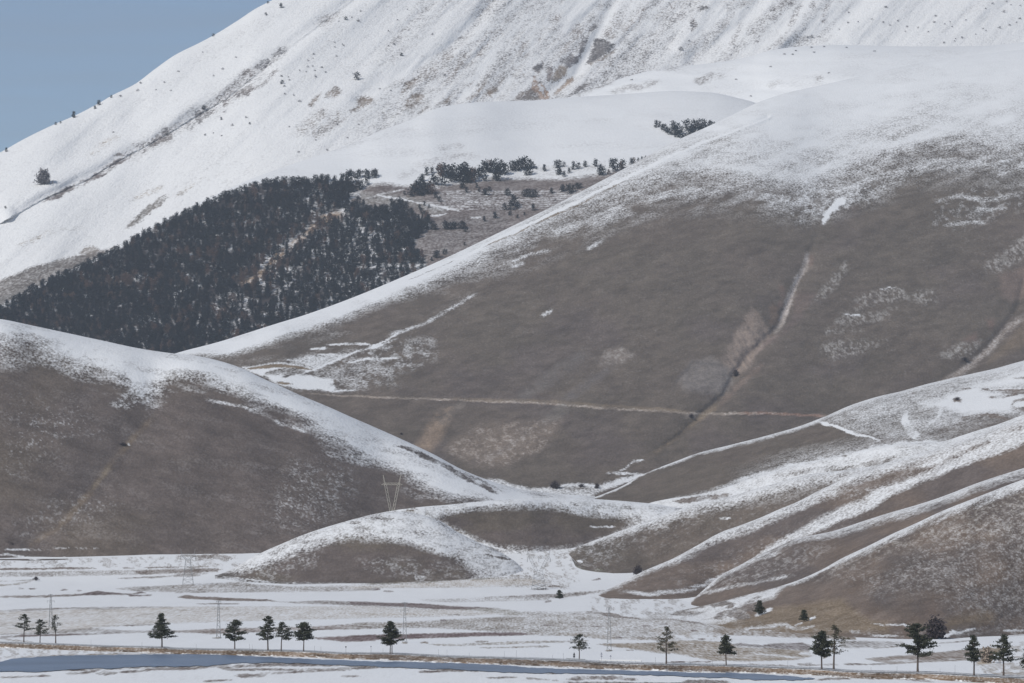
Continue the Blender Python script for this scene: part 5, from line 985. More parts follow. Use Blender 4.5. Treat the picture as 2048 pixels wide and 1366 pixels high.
def pine(px, pyb, pyt, xl, xr, pyc, dens, seed, label, mat=None, shape='dome', loc=None, twin=False, top=.16, lean=0.0, skew=None, name='pine_tree', group=None):
    if loc is None: loc = verge(px, pyb)
    m = loc[1] / F; hgt = (pyb - pyt) * m; cb = (pyb - pyc) * m; L = (px - xl) * m; R = (xr - px) * m
    root = thing(name, loc, label, 'tree', group); r = random.Random(seed); lean = lean or random.Random(seed * 7).uniform(-.035, .035)
    tr = MB(); lim = []; cents = []
    def ax(z): t = z / hgt; return (lean * hgt * t + .25 * math.sin(t * 5 + seed) * t, .2 * math.cos(t * 4 + seed) * t)
    rb = .022 * hgt if not twin else .015 * hgt
    offs = [0.0] if not twin else [-.35, .42]
    for o in offs:
        zs = [0, .1, .25, .45, .65, .82, .97]
        tr.tube([(ax(z * hgt)[0] + o * (1 - z * .6), ax(z * hgt)[1], z * hgt - (.4 if z == 0 else 0)) for z in zs], [rb * (1.25, 1, .9, .75, .5, .3, .06)[k] for k in range(7)], 7)
    nb = int(30 * dens ** .5 * 1.25) + 8
    for k in range(nb):
        t = (k + r.random()) / nb; nw = 8 if dens > .8 else 6; t = t * .85 + .15 * min(1, (math.floor(t * nw) + .35 + .15 * r.random()) / nw); z = cb + (hgt - cb) * (t ** .92) * .985
        if shape == 'dome': w = (1 - t ** 2.0) ** .66 * (.86 + .14 * min(1, t / .12))
        elif shape == 'cone': w = (1 - t ** 1.25) ** .9 * .98 + .02
        elif shape == 'tall': w = min(1, .8 + t) * (1 - (max(0, t - .15) / .85) ** 1.35) ** .75
        else: w = (1 - t ** 1.4) ** .7 * (.55 + .45 * min(1, t / .35))
        w = max(w, top * .6)
        a = r.uniform(0, 2 * math.pi); cx = math.cos(a); wob = r.choice((r.uniform(.5, .85), r.uniform(.85, 1.12)))
        side = R if cx > 0 else L; wd = w * wob
        dx = cx * side * wd; dy = math.sin(a) * (L + R) / 2 * wd * .9
        ln = math.hypot(dx, dy); rise = r.uniform(-.04, .16) * ln + (.25 * ln if t > .6 else 0)
        x0, y0 = ax(z); z0 = max(z - .10 * ln, cb * .9)
        e = (x0 + dx, y0 + dy, min(z + rise, hgt)); mid = (x0 + dx * .5, y0 + dy * .5, z0 + (e[2] - z0) * .35)
        tr.tube([(x0, y0, z0), mid, e], [rb * .28 * (1.1 - t * .6), rb * .18, rb * .05], 4)
        nc = max(2, int(ln / (.55 if dens > .8 else .8)))
        for q in range(nc):
            s = .30 + .70 * (q + .6) / nc if dens < 1.2 else .12 + .88 * (q + .6) / nc
            cents.append((x0 + dx * s + r.gauss(0, .16 * ln ** .5), y0 + dy * s + r.gauss(0, .2 * ln ** .5), z0 + (e[2] - z0) * s ** 1.2 + r.gauss(.1, .16)))
    for k in range(5): cents.append((ax(hgt)[0] + r.gauss(0, .25), ax(hgt)[1] + r.gauss(0, .25), hgt * (1 - .018 * k)))
    tr.build('trunk', M_BARK, root, True)
    V, Fq = tufts(np.array(cents), .80 if dens > .9 else .72, int(15 * min(dens, 1.4)), seed=seed, flat=.42)
    mesh_np('crown', V, Fq, mat or M_NEED, root)
    return root

pine(47.7, 1283, 1229, 27, 65, 1261, .75, 11, 'leftmost and tallest of the three pines at the left end of the road')
pine(80, 1285, 1240, 64.5, 99, 1269, .8, 12, 'lowest pine of the three at the left end of the road, between the other two')
t3 = pine(111.5, 1285, 1231, 104, 135, 1263, .5, 13, 'thin one-sided pine with its few branches pointing right, third from the left along the road', shape='sparse')
pine(324, 1294, 1227.5, 298, 351, 1275, 1.35, 14, 'dense broad cone-shaped pine standing alone over the widest blue water', shape='cone')
pine(469.4, 1297.4, 1241, 448, 494, 1281, 1.1, 15, 'lone medium pine beside the lattice mast left of the group of three', shape='dome')
pine(536, 1301.4, 1233.6, 513, 554, 1280, 1.1, 16, 'tallest pine of the close group of three, touching its shorter neighbour', shape='tall')
pine(562.5, 1301.4, 1245.4, 549, 586, 1278, .85, 17, 'shorter pine in the middle of the group of three, tucked against the tallest one', shape='dome')
pine(607.3, 1303.7, 1247, 586, 634, 1281, 1.15, 18, 'wide low pine standing a little apart at the right of the group of three', shape='dome')
pine(782, 1308.6, 1245.4, 760, 808, 1290, 1.7, 19, 'very dense bushy pine on two trunks standing alone near the middle of the road', twin=True, shape='tall')
pine(1158.4, 1319.8, 1270, 1139, 1180, 1298, .7, 20, 'small flat-layered pine beside the guardrail and the dark road sign', shape='dome')
pine(1332.6, 1327.6, 1253.7, 1309, 1360, 1303, .72, 21, 'tall airy thin-crowned pine standing alone right of the long guardrail', mat=M_NEED_B, shape='tall')
pine(1452.5, 1331.8, 1273, 1430, 1476, 1309, 1.1, 22, 'lone squat pine in front of the ochre field', shape='cone')
pine(1643.5, 1339, 1264, 1615, 1667, 1313, 1.6, 23, 'dense dark pine, left one of the pair that overlap', shape='dome')
pine(1667.5, 1338.6, 1250.6, 1655, 1697, 1309, .75, 24, 'taller thin brownish pine, right one of the pair that overlap', mat=M_NEED_B, shape='tall')
pine(1835.4, 1343.5, 1247.5, 1796, 1874, 1309, 1.35, 25, 'largest pine by the road, with a big rounded crown on a thick trunk', shape='dome')
pine(1948, 1352, 1273.5, 1922, 1971, 1324, 1.1, 26, 'pine with a ragged narrow cone, second from the right end of the road', shape='cone')
pine(2007.2, 1351, 1270.5, 1979, 2036, 1321, 1.05, 27, 'wide layered pine near the right end of the road', shape='cone')
pine(2058, 1352, 1290, 2040, 2078, 1334, 1.0, 28, 'pine cut off by the right edge of the photo', shape='dome')

def on_hill(h, x, y): p = hills[h].at(x, y); return p
def on_plain(x, y): D = float(Dplain(y)); return world(x, y, D)
def bush(loc, wpx, hpx, seed, label, mat=None, cat='shrub', name='bare_shrub', group=None, nt=160, leafy=False):
    """leafless shrub: many thin twigs fanning out of a few stems"""
    m = loc[1] / F; w = wpx * m / 2; h = hpx * m; r = np.random.default_rng(seed)
    root = thing(name, loc, label, cat, group)
    n = nt; a = r.uniform(0, 2 * math.pi, n); el = np.abs(r.normal(0, .85, n)).clip(0, 1.55); Ls = r.uniform(.6, 1.0, n)
    tip = np.stack([np.cos(a) * np.sin(el) * w * 1.15 * Ls, np.sin(a) * np.sin(el) * w * .9 * Ls, np.cos(el * .85) * h * Ls], 1)
    base = tip * r.uniform(.1, .45, (n, 1)); side = np.cross(tip - base, r.normal(0, 1, (n, 3))); side /= np.linalg.norm(side, axis=1)[:, None] + 1e-9
    wd = max(.035 * h, .05); V = np.stack([base - side * wd, base + side * wd, tip + side * wd * .4, tip - side * wd * .4], 1).reshape(-1, 3)
    V2, F2 = tufts(tip * r.uniform(.5, 1, (n, 1)), .22 * h, 3, seed=seed, flat=1.0)
    V = np.concatenate([V, V2]); Fq = np.concatenate([np.arange(n * 4).reshape(-1, 4), F2 + n * 4])
    mesh_np('twigs', V, Fq, mat or M_TWIG, root)
    st = MB()
    for k in range(4): st.tube([(0, 0, -.3), (r.uniform(-.3, .3) * w, r.uniform(-.3, .3) * w, h * .55)], [.05 * h, .02 * h], 4)
    st.build('stem', M_BARK, root); return root
def small_pine(px, pyb, pyt, xl, xr, seed, label, loc, **k):
    return pine(px, pyb, pyt, xl, xr, pyb - (pyb - pyt) * .12, 1.3, seed, label, shape='cone', loc=loc, **k)
small_pine(1518, 1230, 1202, 1505, 1531, 41, 'larger of the two dense young pines standing on the brown slope', on_hill('front', 1518, 1230))
small_pine(1608, 1243, 1221, 1598, 1619, 42, 'smaller young pine on the ochre grass of the slope', on_hill('front', 1608, 1243))
small_pine(1119, 1198, 1181, 1110, 1130, 43, 'stubby dark pine alone on the snow of the plain below the nose of the spurs', on_plain(1119, 1198))
bush(on_hill('front', 1871, 1278), 40, 42, 44, 'large dark purple leafless thicket behind the largest roadside pine', nt=420)
bush(on_plain(1975, 1326), 26, 34, 45, 'pale tan leafless bush between the last pines on the right', mat=M_TWIG_T, nt=260)
bush(on_hill('C', 1276, 1146) if False else on_plain(1276, 1150), 20, 19, 46, 'grey leafless bush at the snowy foot of the spur', nt=220)
bush(on_plain(20, 1106), 30, 21, 47, 'dark clump of bare bushes at the left hill foot by the photo edge', nt=320)
bush(on_plain(72, 1161), 14, 9, 48, 'small grey bush on the snowfield of the plain at far left', nt=90)
bush(on_hill('main', 1110, 977), 24, 15, 49, 'round dark bush in the snowy gap between the hills', nt=260)
bush(on_hill('main', 1163, 974), 16, 7, 50, 'low sprawling bush between the two others in the valley gap', nt=120)
bush(on_hill('main', 1194, 977), 12, 11, 51, 'small upright bush rightmost in the snowy valley gap', nt=120)
bush(on_hill('mount', 87, 369), 28, 30, 52, 'lone rounded grey tree on the white left flank of the mountain', nt=300, cat='tree', name='bare_tree', mat=M_GREYTREE)
bush(on_hill('left', 246, 891), 20, 7, 53, 'flat dark shrub halfway up the bare left hill', nt=120)
bush(on_hill('main', 803, 870), 9, 6, 54, 'tiny dark bush under the track on the great hill, just right of the left hill', nt=60)
bush(on_hill('main', 1383, 836), 14, 9, 55, 'dark bush where the gully crosses the track', nt=100)
bush(on_hill('main', 1472, 753), 12, 14, 56, 'dark bush at the bottom of the pale eroded gully', nt=120)
bush(on_hill('main', 1930, 722), 18, 9, 57, 'dark bush low in the right-hand gully of the great hill', nt=100)
bush(on_hill('A', 1914, 801), 20, 8, 58, 'grey bush on the snow of the upper spur', nt=100)

# ---- trees far off: one mesh each, shared between copies
def far_mesh(seed, kind):
    r = random.Random(seed); cents = []; n = 34 if kind != 'shrub' else 16
    for k in range(n):
        t = (k + r.random()) / n; z = .10 + .88 * t if kind != 'shrub' else .1 + .8 * t
        if kind == 'cone': w = .30 * (1 - t) ** .75 + .03
        elif kind == 'round': w = .36 * (1 - (2 * t - .85) ** 2 * .8) ** .5 if t < .97 else .1
        else: w = .5 * (1 - t ** 2) ** .5
        a = r.uniform(0, 6.28); q = w * r.uniform(.35, 1); cents.append((math.cos(a) * q, math.sin(a) * q, z))
    V, Fq = tufts(np.array(cents), .20 if kind != 'shrub' else .34, 7 if kind != 'shrub' else 6, seed=seed, flat=.8)
    if kind != 'shrub':
        tv, tf = tube([(0, 0, -.06), (0, 0, .9)], [.022, .006], 4); tf = np.array(tf) + len(V); V = np.concatenate([V, np.array([tuple(p) for p in tv])]); Fq = np.concatenate([Fq, tf])
    return V, Fq
FARK = {k: [far_mesh(s + 100 * i, k) for s in range(5)] for i, k in enumerate(('cone', 'round', 'shrub'))}
FM = {}
def far_tree(h, x, yb, ht, kind, label, group=None, wide=1.0, mat=None, cat='tree', name='pine_tree', var=None):
    v = rng.randrange(5) if var is None else var; key = (kind, v, (mat or M_FAR).name); 
    if key not in FM:
        o = mesh_np(name, *FARK[kind][v], mat or M_FAR); FM[key] = o.data
    else:
        o = bpy.data.objects.new(name, FM[key]); C.objects.link(o)
    hh = hills[h]; loc = hh.at(x, yb); s = ht * loc[1] / F
    o.location = (loc[0], loc[1], loc[2] - .02 * s); o.scale = (s * wide, s * wide, s); o.rotation_euler = (0, 0, rng.uniform(0, 6.28))
    return set_tag(o, label, cat, group)

# single ones that can be pointed at
for h, x, yb, ht, kind, wide, label in (
    ('mount', 12.5, 304, 9, 'cone', 1, 'tiny conifer on the skyline at the far left edge'), ('mount', 111.5, 250, 6, 'round', 1.2, 'left of the two tiny trees close together on the skyline'), ('mount', 121, 247, 5, 'round', 1.1, 'right of the two tiny trees close together on the skyline'),
    ('mount', 147.5, 236, 13, 'cone', 1.1, 'tallest conifer on the skyline, with a shrub at its foot'), ('mount', 190, 218, 7, 'cone', 1.3, 'small conifer just under the skyline below a larger one'), ('mount', 197.5, 211, 11, 'cone', 1.2, 'second tallest conifer on the skyline'),
    ('mount', 222.5, 196, 6, 'round', 1.2, 'small round tree standing alone on the skyline between conifers and open snow'), ('mount', 426.5, 73, 6, 'round', 1.3, 'lone dot of a tree on the steep upper skyline'), ('mount', 536, 7, 5, 'round', 1.2, 'topmost tiny tree on the skyline at the upper edge'),
    ('mount', 562, 16, 10, 'cone', 1.3, 'dark conifer on the snow just right of the skyline at the top'), ('mount', 532, 31, 6, 'round', 1.2, 'faint small tree on the snow below the top of the skyline'), ('mount', 691.5, 40, 7, 'round', 1.3, 'round dark tree high on the snowy gully edge'),
    ('mount', 714, 160, 16, 'round', 1.15, 'largest lone conifer on the upper snow face above the rock outcrops'), ('mount', 442.5, 240, 6, 'cone', 1.3, 'dark little tree right of the dark gully, left of a paler one'), ('mount', 499.5, 249, 5, 'round', 1.2, 'dark dot of a tree on the open snow right of the gully'),
    ('mount', 407, 219, 9, 'round', 1.2, 'small tree standing in the rocky gully of the mountain'), ('mount', 11, 417, 5, 'round', 1.3, 'small dark tree on the snow at the far left above the forest'), ('mount', 803, 112, 7, 'round', 1.4, 'dark shrubby tree in the middle of the upper snow face'),
    ('mount', 564, 168, 8, 'round', 1.3, 'bluish shrub low on the shaded snow left of the outcrops')):
    far_tree(h, x, yb, ht, kind, label, wide=wide)
# shrubs on the high snow
SHR = Zb((415, 480), (455, 462), (460, 430), (415, 530), (455, 525), (470, 560), (400, 570), (350, 560), (525, 535), (555, 572), (260, 610), (205, 605), (268, 635), (230, 745), (300, 758), (475, 610), (225, 685), (630, 335), (630, 372), (700, 360), (690, 350), (645, 445), (835, 85), (820, 165), (765, 135), (660, 165), (1060, 245), (1210, 70), (1130, 155),
       (1160, 440), (1105, 352), (1060, 362), (1410, 272), (730, 1098), (650, 992), (820, 990), (480, 1115), (540, 875), (345, 805), (570, 1195), (265, 1010), (340, 1210), (1290, 575), (1075, 720), (990, 706), (1690, 245), (1625, 300), (1510, 600)) \
    + Za((1100, 720), (1245, 713), (1365, 720), (1790, 890), (1965, 935), (1858, 998), (1705, 1058), (1640, 1075), (1770, 1080), (965, 765), (1125, 662), (1425, 568), (1705, 603), (1780, 548), (1885, 455), (1620, 412), (905, 1053), (1315, 655)) \
    + Zd((1740, 65), (720, 170), (640, 180), (570, 230), (645, 97), (315, 295), (350, 292), (830, 148), (920, 175), (975, 198), (1040, 165), (1110, 210), (1200, 218), (1098, 247), (1280, 250), (1340, 125), (1325, 175), (1410, 187), (1455, 170), (1580, 155), (1500, 305), (1550, 298), (1490, 325), (1720, 225), (1740, 240), (1850, 218), (1930, 198), (1985, 175), (2015, 145), (1660, 270), (1405, 338), (1885, 92), (1795, 25), (1905, 10), (1940, 35), (2015, 40), (945, 55), (1470, 208)) \
    + Zc((1775, 372), (1750, 435), (1415, 325), (1885, 55), (1440, 205), (1520, 70), (1350, 395))
for k, (x, y) in enumerate(SHR):
    if x < 700 and mount.D(x, y) is None: continue
    far_tree('mount', x, y + 2, rng.uniform(2.4, 4.4) * (1.8 if (x, y) == SHR[-1] else 1), 'shrub', 'small bare shrub poking out of the snow high on the mountain', 'shrubs scattered over the mountain snow', wide=rng.uniform(1.0, 1.6), mat=M_GREYTREE, cat='shrub', name='snow_shrub')
for x, y in Zd((130, 430), (195, 432), (225, 403), (365, 415), (345, 377), (450, 370), (625, 377), (850, 406), (485, 580), (20, 530)) + Zc((955, 635), (1790, 632), (1910, 765)):
    far_tree('sh', x, y + 1.5, 2.6, 'shrub', 'low shrub on the smooth snow shoulder under the upper face', 'shrubs on the snow shoulder', wide=2.0, mat=M_GREYTREE, cat='shrub', name='snow_shrub')
# groves on the bench
G1 = 'pines of the small grove beside the snowy ridge'
for x, y, ht, kd in Zf((1335, 235, 15, 0), (1362, 228, 11, 0), (1388, 255, 12, 0), (1405, 268, 15, 1), (1440, 295, 14, 1), (1465, 300, 12, 1), (1478, 250, 17, 1), (1500, 318, 13, 0), (1515, 300, 24, 0), (1535, 322, 16, 1), (1550, 275, 12, 1), (1560, 350, 14, 0), (1580, 345, 14, 1),
                       (1595, 262, 23, 1), (1620, 300, 17, 1), (1635, 318, 16, 1), (1655, 250, 20, 0), (1660, 305, 13, 0), (1690, 262, 22, 1), (1705, 280, 14, 0), (1735, 260, 22, 1), (1750, 270, 16, 1), (1785, 240, 14, 0), (1800, 236, 14, 1), (1830, 220, 8, 0), (1425, 280, 12, 0), (1720, 278, 14, 1), (1490, 280, 16, 1), (1645, 285, 18, 1)):
    far_tree('bench', x, y, ht, ('cone', 'round')[kd], 'dark pine in the small grove on white snow beside the ridge of the great hill', G1, wide=1.0)
G2 = 'pines along the snow line at the upper edge of the terraces'
L2 = 'dark pine in the row along the snow line at the top of the brown terraces'
for x, y, ht, kd in Ze((1050, 530, 24, 1), (1080, 510, 22, 1), (1090, 460, 20, 0), (1125, 500, 24, 1), (1160, 520, 26, 1), (1150, 420, 22, 1), (1165, 360, 16, 0), (1200, 500, 24, 1), (1240, 490, 22, 1), (1215, 290, 17, 0), (1272, 265, 13, 0), (1280, 500, 20, 1), (1290, 400, 22, 1),
                       (1330, 400, 18, 1), (1370, 300, 24, 1), (1350, 270, 18, 1), (1410, 290, 24, 1), (1400, 405, 22, 1), (1460, 320, 26, 1), (1490, 370, 24, 1), (1510, 300, 26, 1), (1530, 350, 18, 1), (1590, 350, 30, 1), (1620, 370, 36, 1), (1655, 300, 28, 1), (1660, 370, 30, 1), (1690, 370, 24, 1), (1720, 365, 28, 0), (1760, 330, 22, 0), (1800, 310, 18, 0),
                       (1860, 260, 24, 1), (1880, 355, 16, 1), (1890, 250, 20, 1), (1920, 240, 22, 1), (1990, 250, 26, 1), (2000, 350, 20, 1), (2030, 345, 30, 1), (1950, 260, 20, 1), (1830, 300, 18, 1)) \
                 + Zf((10, 640, 28, 1), (45, 635, 22, 1), (105, 610, 22, 1), (135, 600, 20, 1), (155, 605, 22, 1), (185, 590, 22, 1), (215, 590, 25, 1), (225, 645, 17, 1), (255, 640, 18, 1), (250, 580, 18, 1), (280, 585, 14, 1),
                      (312, 592, 6, 0), (378, 610, 14, 0), (480, 580, 16, 1), (505, 575, 15, 1), (500, 640, 16, 1), (515, 635, 12, 0), (545, 570, 10, 1), (545, 655, 12, 0), (590, 625, 11, 0), (628, 595, 16, 0), (668, 590, 14, 1), (728, 572, 13, 0), (818, 570, 16, 0), (850, 640, 16, 1), (875, 645, 18, 1), (860, 600, 12, 1),
                      (955, 580, 19, 1), (980, 610, 26, 1), (1035, 590, 16, 0), (1045, 585, 18, 1), (1120, 550, 13, 0), (1140, 545, 13, 1), (1180, 522, 7, 1), (1210, 506, 6, 1), (1242, 492, 4, 0), (925, 635, 10, 0)):
    far_tree('bench', x, y, ht, ('cone', 'round')[kd], L2, G2, wide=1.0, mat=(M_FAR if rng.random() > .1 else M_LARCH))
G3 = 'single pines scattered over the brown terraces'
L3 = 'small dark pine standing apart on the brown terraces above the great hill'
for x, y, ht, kd in Ze((1610, 440, 12, 0), (1635, 430, 11, 0), (1670, 485, 11, 1), (1785, 430, 9, 0), (1812, 480, 8, 1), (1870, 510, 13, 1), (1895, 515, 14, 1), (1930, 470, 10, 1), (1316, 545, 12, 1), (1358, 590, 11, 1), (1188, 635, 10, 0), (1240, 660, 8, 0), (1135, 680, 11, 0), (1155, 725, 10, 1), (1192, 740, 9, 1), (1868, 815, 11, 0), (1992, 780, 14, 0),
                       (1425, 900, 17, 1), (1445, 905, 15, 1), (1480, 905, 15, 1), (1520, 900, 15, 1), (1545, 895, 13, 1), (1605, 900, 16, 1), (1635, 900, 15, 1), (1660, 930, 10, 1), (1220, 910, 9, 1), (1280, 910, 18, 1), (1310, 905, 12, 1), (1335, 1230, 16, 1), (1310, 1225, 13, 1), (1415, 1190, 11, 1), (1440, 1170, 7, 0), (1645, 1085, 7, 0), (1270, 1265, 8, 0), (960, 510, 8, 1), (1040, 720, 11, 0)) \
                 + Zf((60, 815, 15, 1), (85, 815, 8, 1), (205, 825, 14, 1), (235, 830, 17, 1), (265, 832, 17, 1), (300, 828, 16, 1), (440, 800, 12, 0), (530, 785, 15, 0), (545, 775, 10, 1), (590, 800, 20, 1), (620, 785, 14, 1), (660, 760, 13, 1), (685, 755, 11, 1), (40, 940, 14, 1), (90, 940, 18, 1), (120, 910, 22, 1), (110, 850, 10, 1), (85, 985, 10, 1), (145, 925, 15, 1), (285, 945, 14, 0), (150, 1010, 8, 0), (210, 985, 7, 0), (470, 858, 4, 0)):
    far_tree('bench', x, y, ht, ('cone', 'round')[kd], L3, G3, wide=1.05)
# the forest: the individually standing ones at its upper edge and right margin, the rest as one mass
def inpoly(x, y, P):
    c = False
    for k in range(len(P)):
        ax, ay = P[k]; bx, by = P[(k + 1) % len(P)]
        if (ay > y) != (by > y) and x < (bx - ax) * (y - ay) / (by - ay) + ax: c = not c
    return c
def dline(x, y, P):
    b, _ = dist_line(np.array([x]), np.array([y]), P); return float(b[0])
edge_top = [(0, 616), (50, 588), (100, 560), (150, 539), (185, 523), (235, 499), (262, 482), (300, 462), (350, 437), (400, 412), (440, 397), (480, 382), (520, 368), (560, 366), (600, 365), (640, 363)]
L4 = 'dark pine on the upper edge of the dense forest, against the snow'; G4 = 'pines along the upper edge of the dense forest'
nF = 0; yy = 0
for k in range(len(edge_top) - 1):
    (ax, ay), (bx, by) = edge_top[k], edge_top[k + 1]; n = max(2, int((bx - ax) / 7.0))
    for q in range(n):
        t = (q + rng.random()) / n; x = ax + (bx - ax) * t; y = ay + (by - ay) * t + rng.uniform(3, 8)
        far_tree('bench', x, y, rng.uniform(11, 16) + max(0, x - 400) * .016, 'cone' if rng.random() < .5 else 'round', L4, G4, wide=rng.uniform(.95, 1.3)); nF += 1
L5 = 'dark pine in the loose right-hand part of the forest above the clearing'; G5 = 'pines in the loose upper right end of the dense forest'
for x, y, ht, kd in Ze((25, 360, 14, 1), (70, 360, 14, 1), (95, 345, 12, 1), (20, 460, 20, 1), (70, 440, 18, 1), (150, 480, 26, 1), (180, 460, 22, 1), (250, 440, 20, 1), (300, 400, 26, 1), (330, 380, 26, 1), (345, 300, 14, 1), (385, 320, 14, 1), (430, 330, 18, 1), (450, 310, 16, 1), (520, 320, 18, 1), (550, 330, 18, 1), (535, 400, 14, 1), (600, 300, 14, 1), (620, 320, 18, 1), (640, 300, 14, 1),
                       (400, 440, 18, 1), (450, 460, 20, 1), (480, 430, 16, 1), (350, 480, 20, 1), (290, 560, 26, 1), (240, 560, 26, 1), (160, 600, 24, 1), (110, 620, 26, 1), (200, 650, 26, 1), (280, 660, 24, 1), (320, 700, 24, 1), (370, 720, 24, 1), (440, 760, 20, 1), (505, 760, 22, 1), (520, 720, 18, 1), (590, 800, 22, 1), (630, 780, 22, 1), (700, 780, 24, 1), (740, 780, 20, 1), (690, 730, 18, 1),
                       (840, 690, 18, 1), (895, 660, 20, 1), (910, 640, 16, 0), (935, 700, 22, 1), (980, 680, 18, 1), (850, 760, 22, 1), (880, 740, 22, 1), (950, 790, 20, 0), (960, 860, 18, 1), (930, 860, 14, 1), (1000, 850, 12, 1), (1080, 900, 22, 1), (1110, 960, 26, 1), (1090, 1005, 22, 1), (1140, 900, 22, 1), (1170, 900, 20, 1), (1200, 850, 16, 1), (1235, 830, 15, 1), (1060, 980, 18, 1), (1130, 940, 20, 1),
                       (880, 990, 20, 1), (910, 980, 14, 1), (820, 860, 20, 1), (760, 930, 20, 1), (990, 1010, 18, 1), (1010, 1050, 22, 1), (1030, 970, 16, 1), (1000, 1150, 26, 1), (1040, 1180, 28, 1), (1060, 1270, 20, 1), (1100, 1290, 18, 1), (1150, 1290, 14, 1), (1180, 1290, 12, 1), (1120, 1220, 16, 0), (850, 1100, 26, 1), (780, 1060, 22, 1), (920, 1100, 22, 1)):
    far_tree('bench', x, y, ht, ('cone', 'round')[kd], L5, G5, wide=rng.uniform(.85, 1.05)); nF += 1
FV = []; FF = []; FMI = []; off = 0
def place(kind, x, y, ht, wide, mi):
    global off
    V, Fq = FARK[kind][rng.randrange(5)]; loc = bench.at(x, y); s = ht * loc[1] / F; a = rng.uniform(0, 6.28); c, sn_ = math.cos(a), math.sin(a)
    W = np.empty_like(V); W[:, 0] = (V[:, 0] * c - V[:, 1] * sn_) * s * wide + loc[0]; W[:, 1] = (V[:, 0] * sn_ + V[:, 1] * c) * s * wide + loc[1]; W[:, 2] = V[:, 2] * s + loc[2] - .3
    FV.append(W); FF.append(Fq + off); FMI.append(np.full(len(Fq), mi)); off += len(V)
y = 368.0
while y < 735:
    x = -70.0 + rng.random() * 6
    while x < 870:
        xx = x + rng.uniform(-4, 4); yv = y + rng.uniform(-4, 4); x += 8.2
        if not inpoly(xx, yv, FOREST) or yv > main.ridge_y(max(xx, 350)) + 14 and xx > 350: continue
        if xx < 560 and yv > lefth.ridge_y(xx) + 18: continue
        if xx < 640 and yv < float(np.interp(xx, [p[0] for p in edge_top], [p[1] for p in edge_top])) + 9: continue
        d = dline(xx, yv, TRACK)
        if d < 9: 
            if rng.random() < .8 or yv < 430: continue
        if xx > 700 and yv < 425 and rng.random() < .6: continue
        den = float(fbm(np.array([xx / 45]), np.array([yv / 34]), 501, 3)[0]); gap = .01 + .36 * max(0, den) * 2 + (.13 if xx > 420 else 0.0)
        if rng.random() < gap * .8: continue
        br = float(fbm(np.array([xx / 60]), np.array([yv / 30]), 503, 3)[0])
        mi = 1 if rng.random() < .06 + max(0, br - .14) * 1.5 or (d < 18 and rng.random() < .5) else 0
        place('round' if rng.random() < .45 else 'cone', xx, yv, rng.uniform(10, 20), rng.uniform(.7, 1.0), mi)
    y += 6.0
forest = mesh_np('forest', np.concatenate(FV), np.concatenate(FF), [M_FAR, M_LARCH], mat_idx=np.concatenate(FMI)); forest['kind'] = 'stuff'
print('forest', off // 1000, 'k verts; individuals', nF)

ORD = 'first second third fourth fifth sixth seventh eighth ninth tenth eleventh twelfth thirteenth fourteenth fifteenth sixteenth seventeenth eighteenth nineteenth twentieth'.split()
def relabel(group, zones, most=20):
    """zones: (x0, x1, y0, y1, phrase) in photo px; members of a zone are told apart by their order from the left"""
    obs = [o for o in C.objects if o.get('group') == group]
    for x0, x1, y0, y1, ph in zones:
        zz = [o for o in obs if x0 <= 1024 + o.location[0] * F / o.location[1] < x1 and y0 <= HZ - (o.location[2] - H) * F / o.location[1] < y1 and not o.get('_z')]
        zz.sort(key=lambda o: o.location[0] / o.location[1])
        for k, o in enumerate(zz):
            o['_z'] = 1; o['label'] = (ORD[k] + ' from left among the ' + ph) if len(zz) <= most else 'one of the ' + ph
    for o in obs:
        if '_z' in o: del o['_z']
relabel(G1, [(0, 1369, 0, 999, 'pines in the left clump of the snow grove'), (1369, 9999, 0, 999, 'pines in the right clump of the snow grove')])
relabel(G2, [(0, 885, 0, 999, 'pines in the slanting clump left on the snow line'), (885, 935, 0, 999, 'pines in the second clump along the snow line'), (935, 1010, 0, 999, 'pines in the tallest clump along the snow line'),
             (1010, 1072, 0, 999, 'pines in the rounded clump right of the tallest one'), (1072, 1185, 0, 999, 'small separate pines on the snow line'), (1185, 9999, 0, 999, 'pines where the snow line meets the ridge')])
relabel(G3, [(0, 875, 0, 425, 'small pines around the snowy zigzag track'), (875, 945, 430, 999, 'pines in the low dense clump right of the forest'), (0, 875, 425, 999, 'small pines at the right margin of the forest'), (875, 1000, 0, 430, 'small pines just below the snow-line clumps'),
             (875, 960, 430, 999, 'pines peeping over the white ridge'), (1000, 1045, 0, 999, 'pines in the upright cluster on the brown terraces'), (1045, 1090, 0, 999, 'pines in the wide clump on the brown terraces'), (900, 1000, 430, 999, 'small pines low on the brown terraces'), (1090, 9999, 0, 999, 'pines on the terraces touching the white ridge')])
relabel(G4, [(-99, 105, 0, 999, 'forest-edge pines below the brown scree'), (105, 225, 0, 999, 'forest-edge pines next above the brown scree'), (225, 340, 0, 999, 'forest-edge pines along the lower middle snow edge'), (340, 455, 0, 999, 'forest-edge pines along the upper middle snow edge'),
             (455, 560, 0, 999, 'forest-edge pines just before the top'), (560, 999, 0, 999, 'pines on the flat top of the forest')])
relabel(G5, [(0, 999, 0, 372, 'pines at the loose upper tip of the forest'), (0, 720, 372, 999, 'pines left of the brown clearing'), (720, 790, 372, 450, 'pines just under the brown clearing'), (790, 999, 372, 440, 'pines below the zigzag track'), (0, 800, 440, 999, 'pines inside the right part of the forest'), (800, 835, 440, 999, 'pines in the loose right end of the forest'), (835, 999, 440, 999, 'pines on the right margin of the forest')])
SG = 'shrubs scattered over the mountain snow'
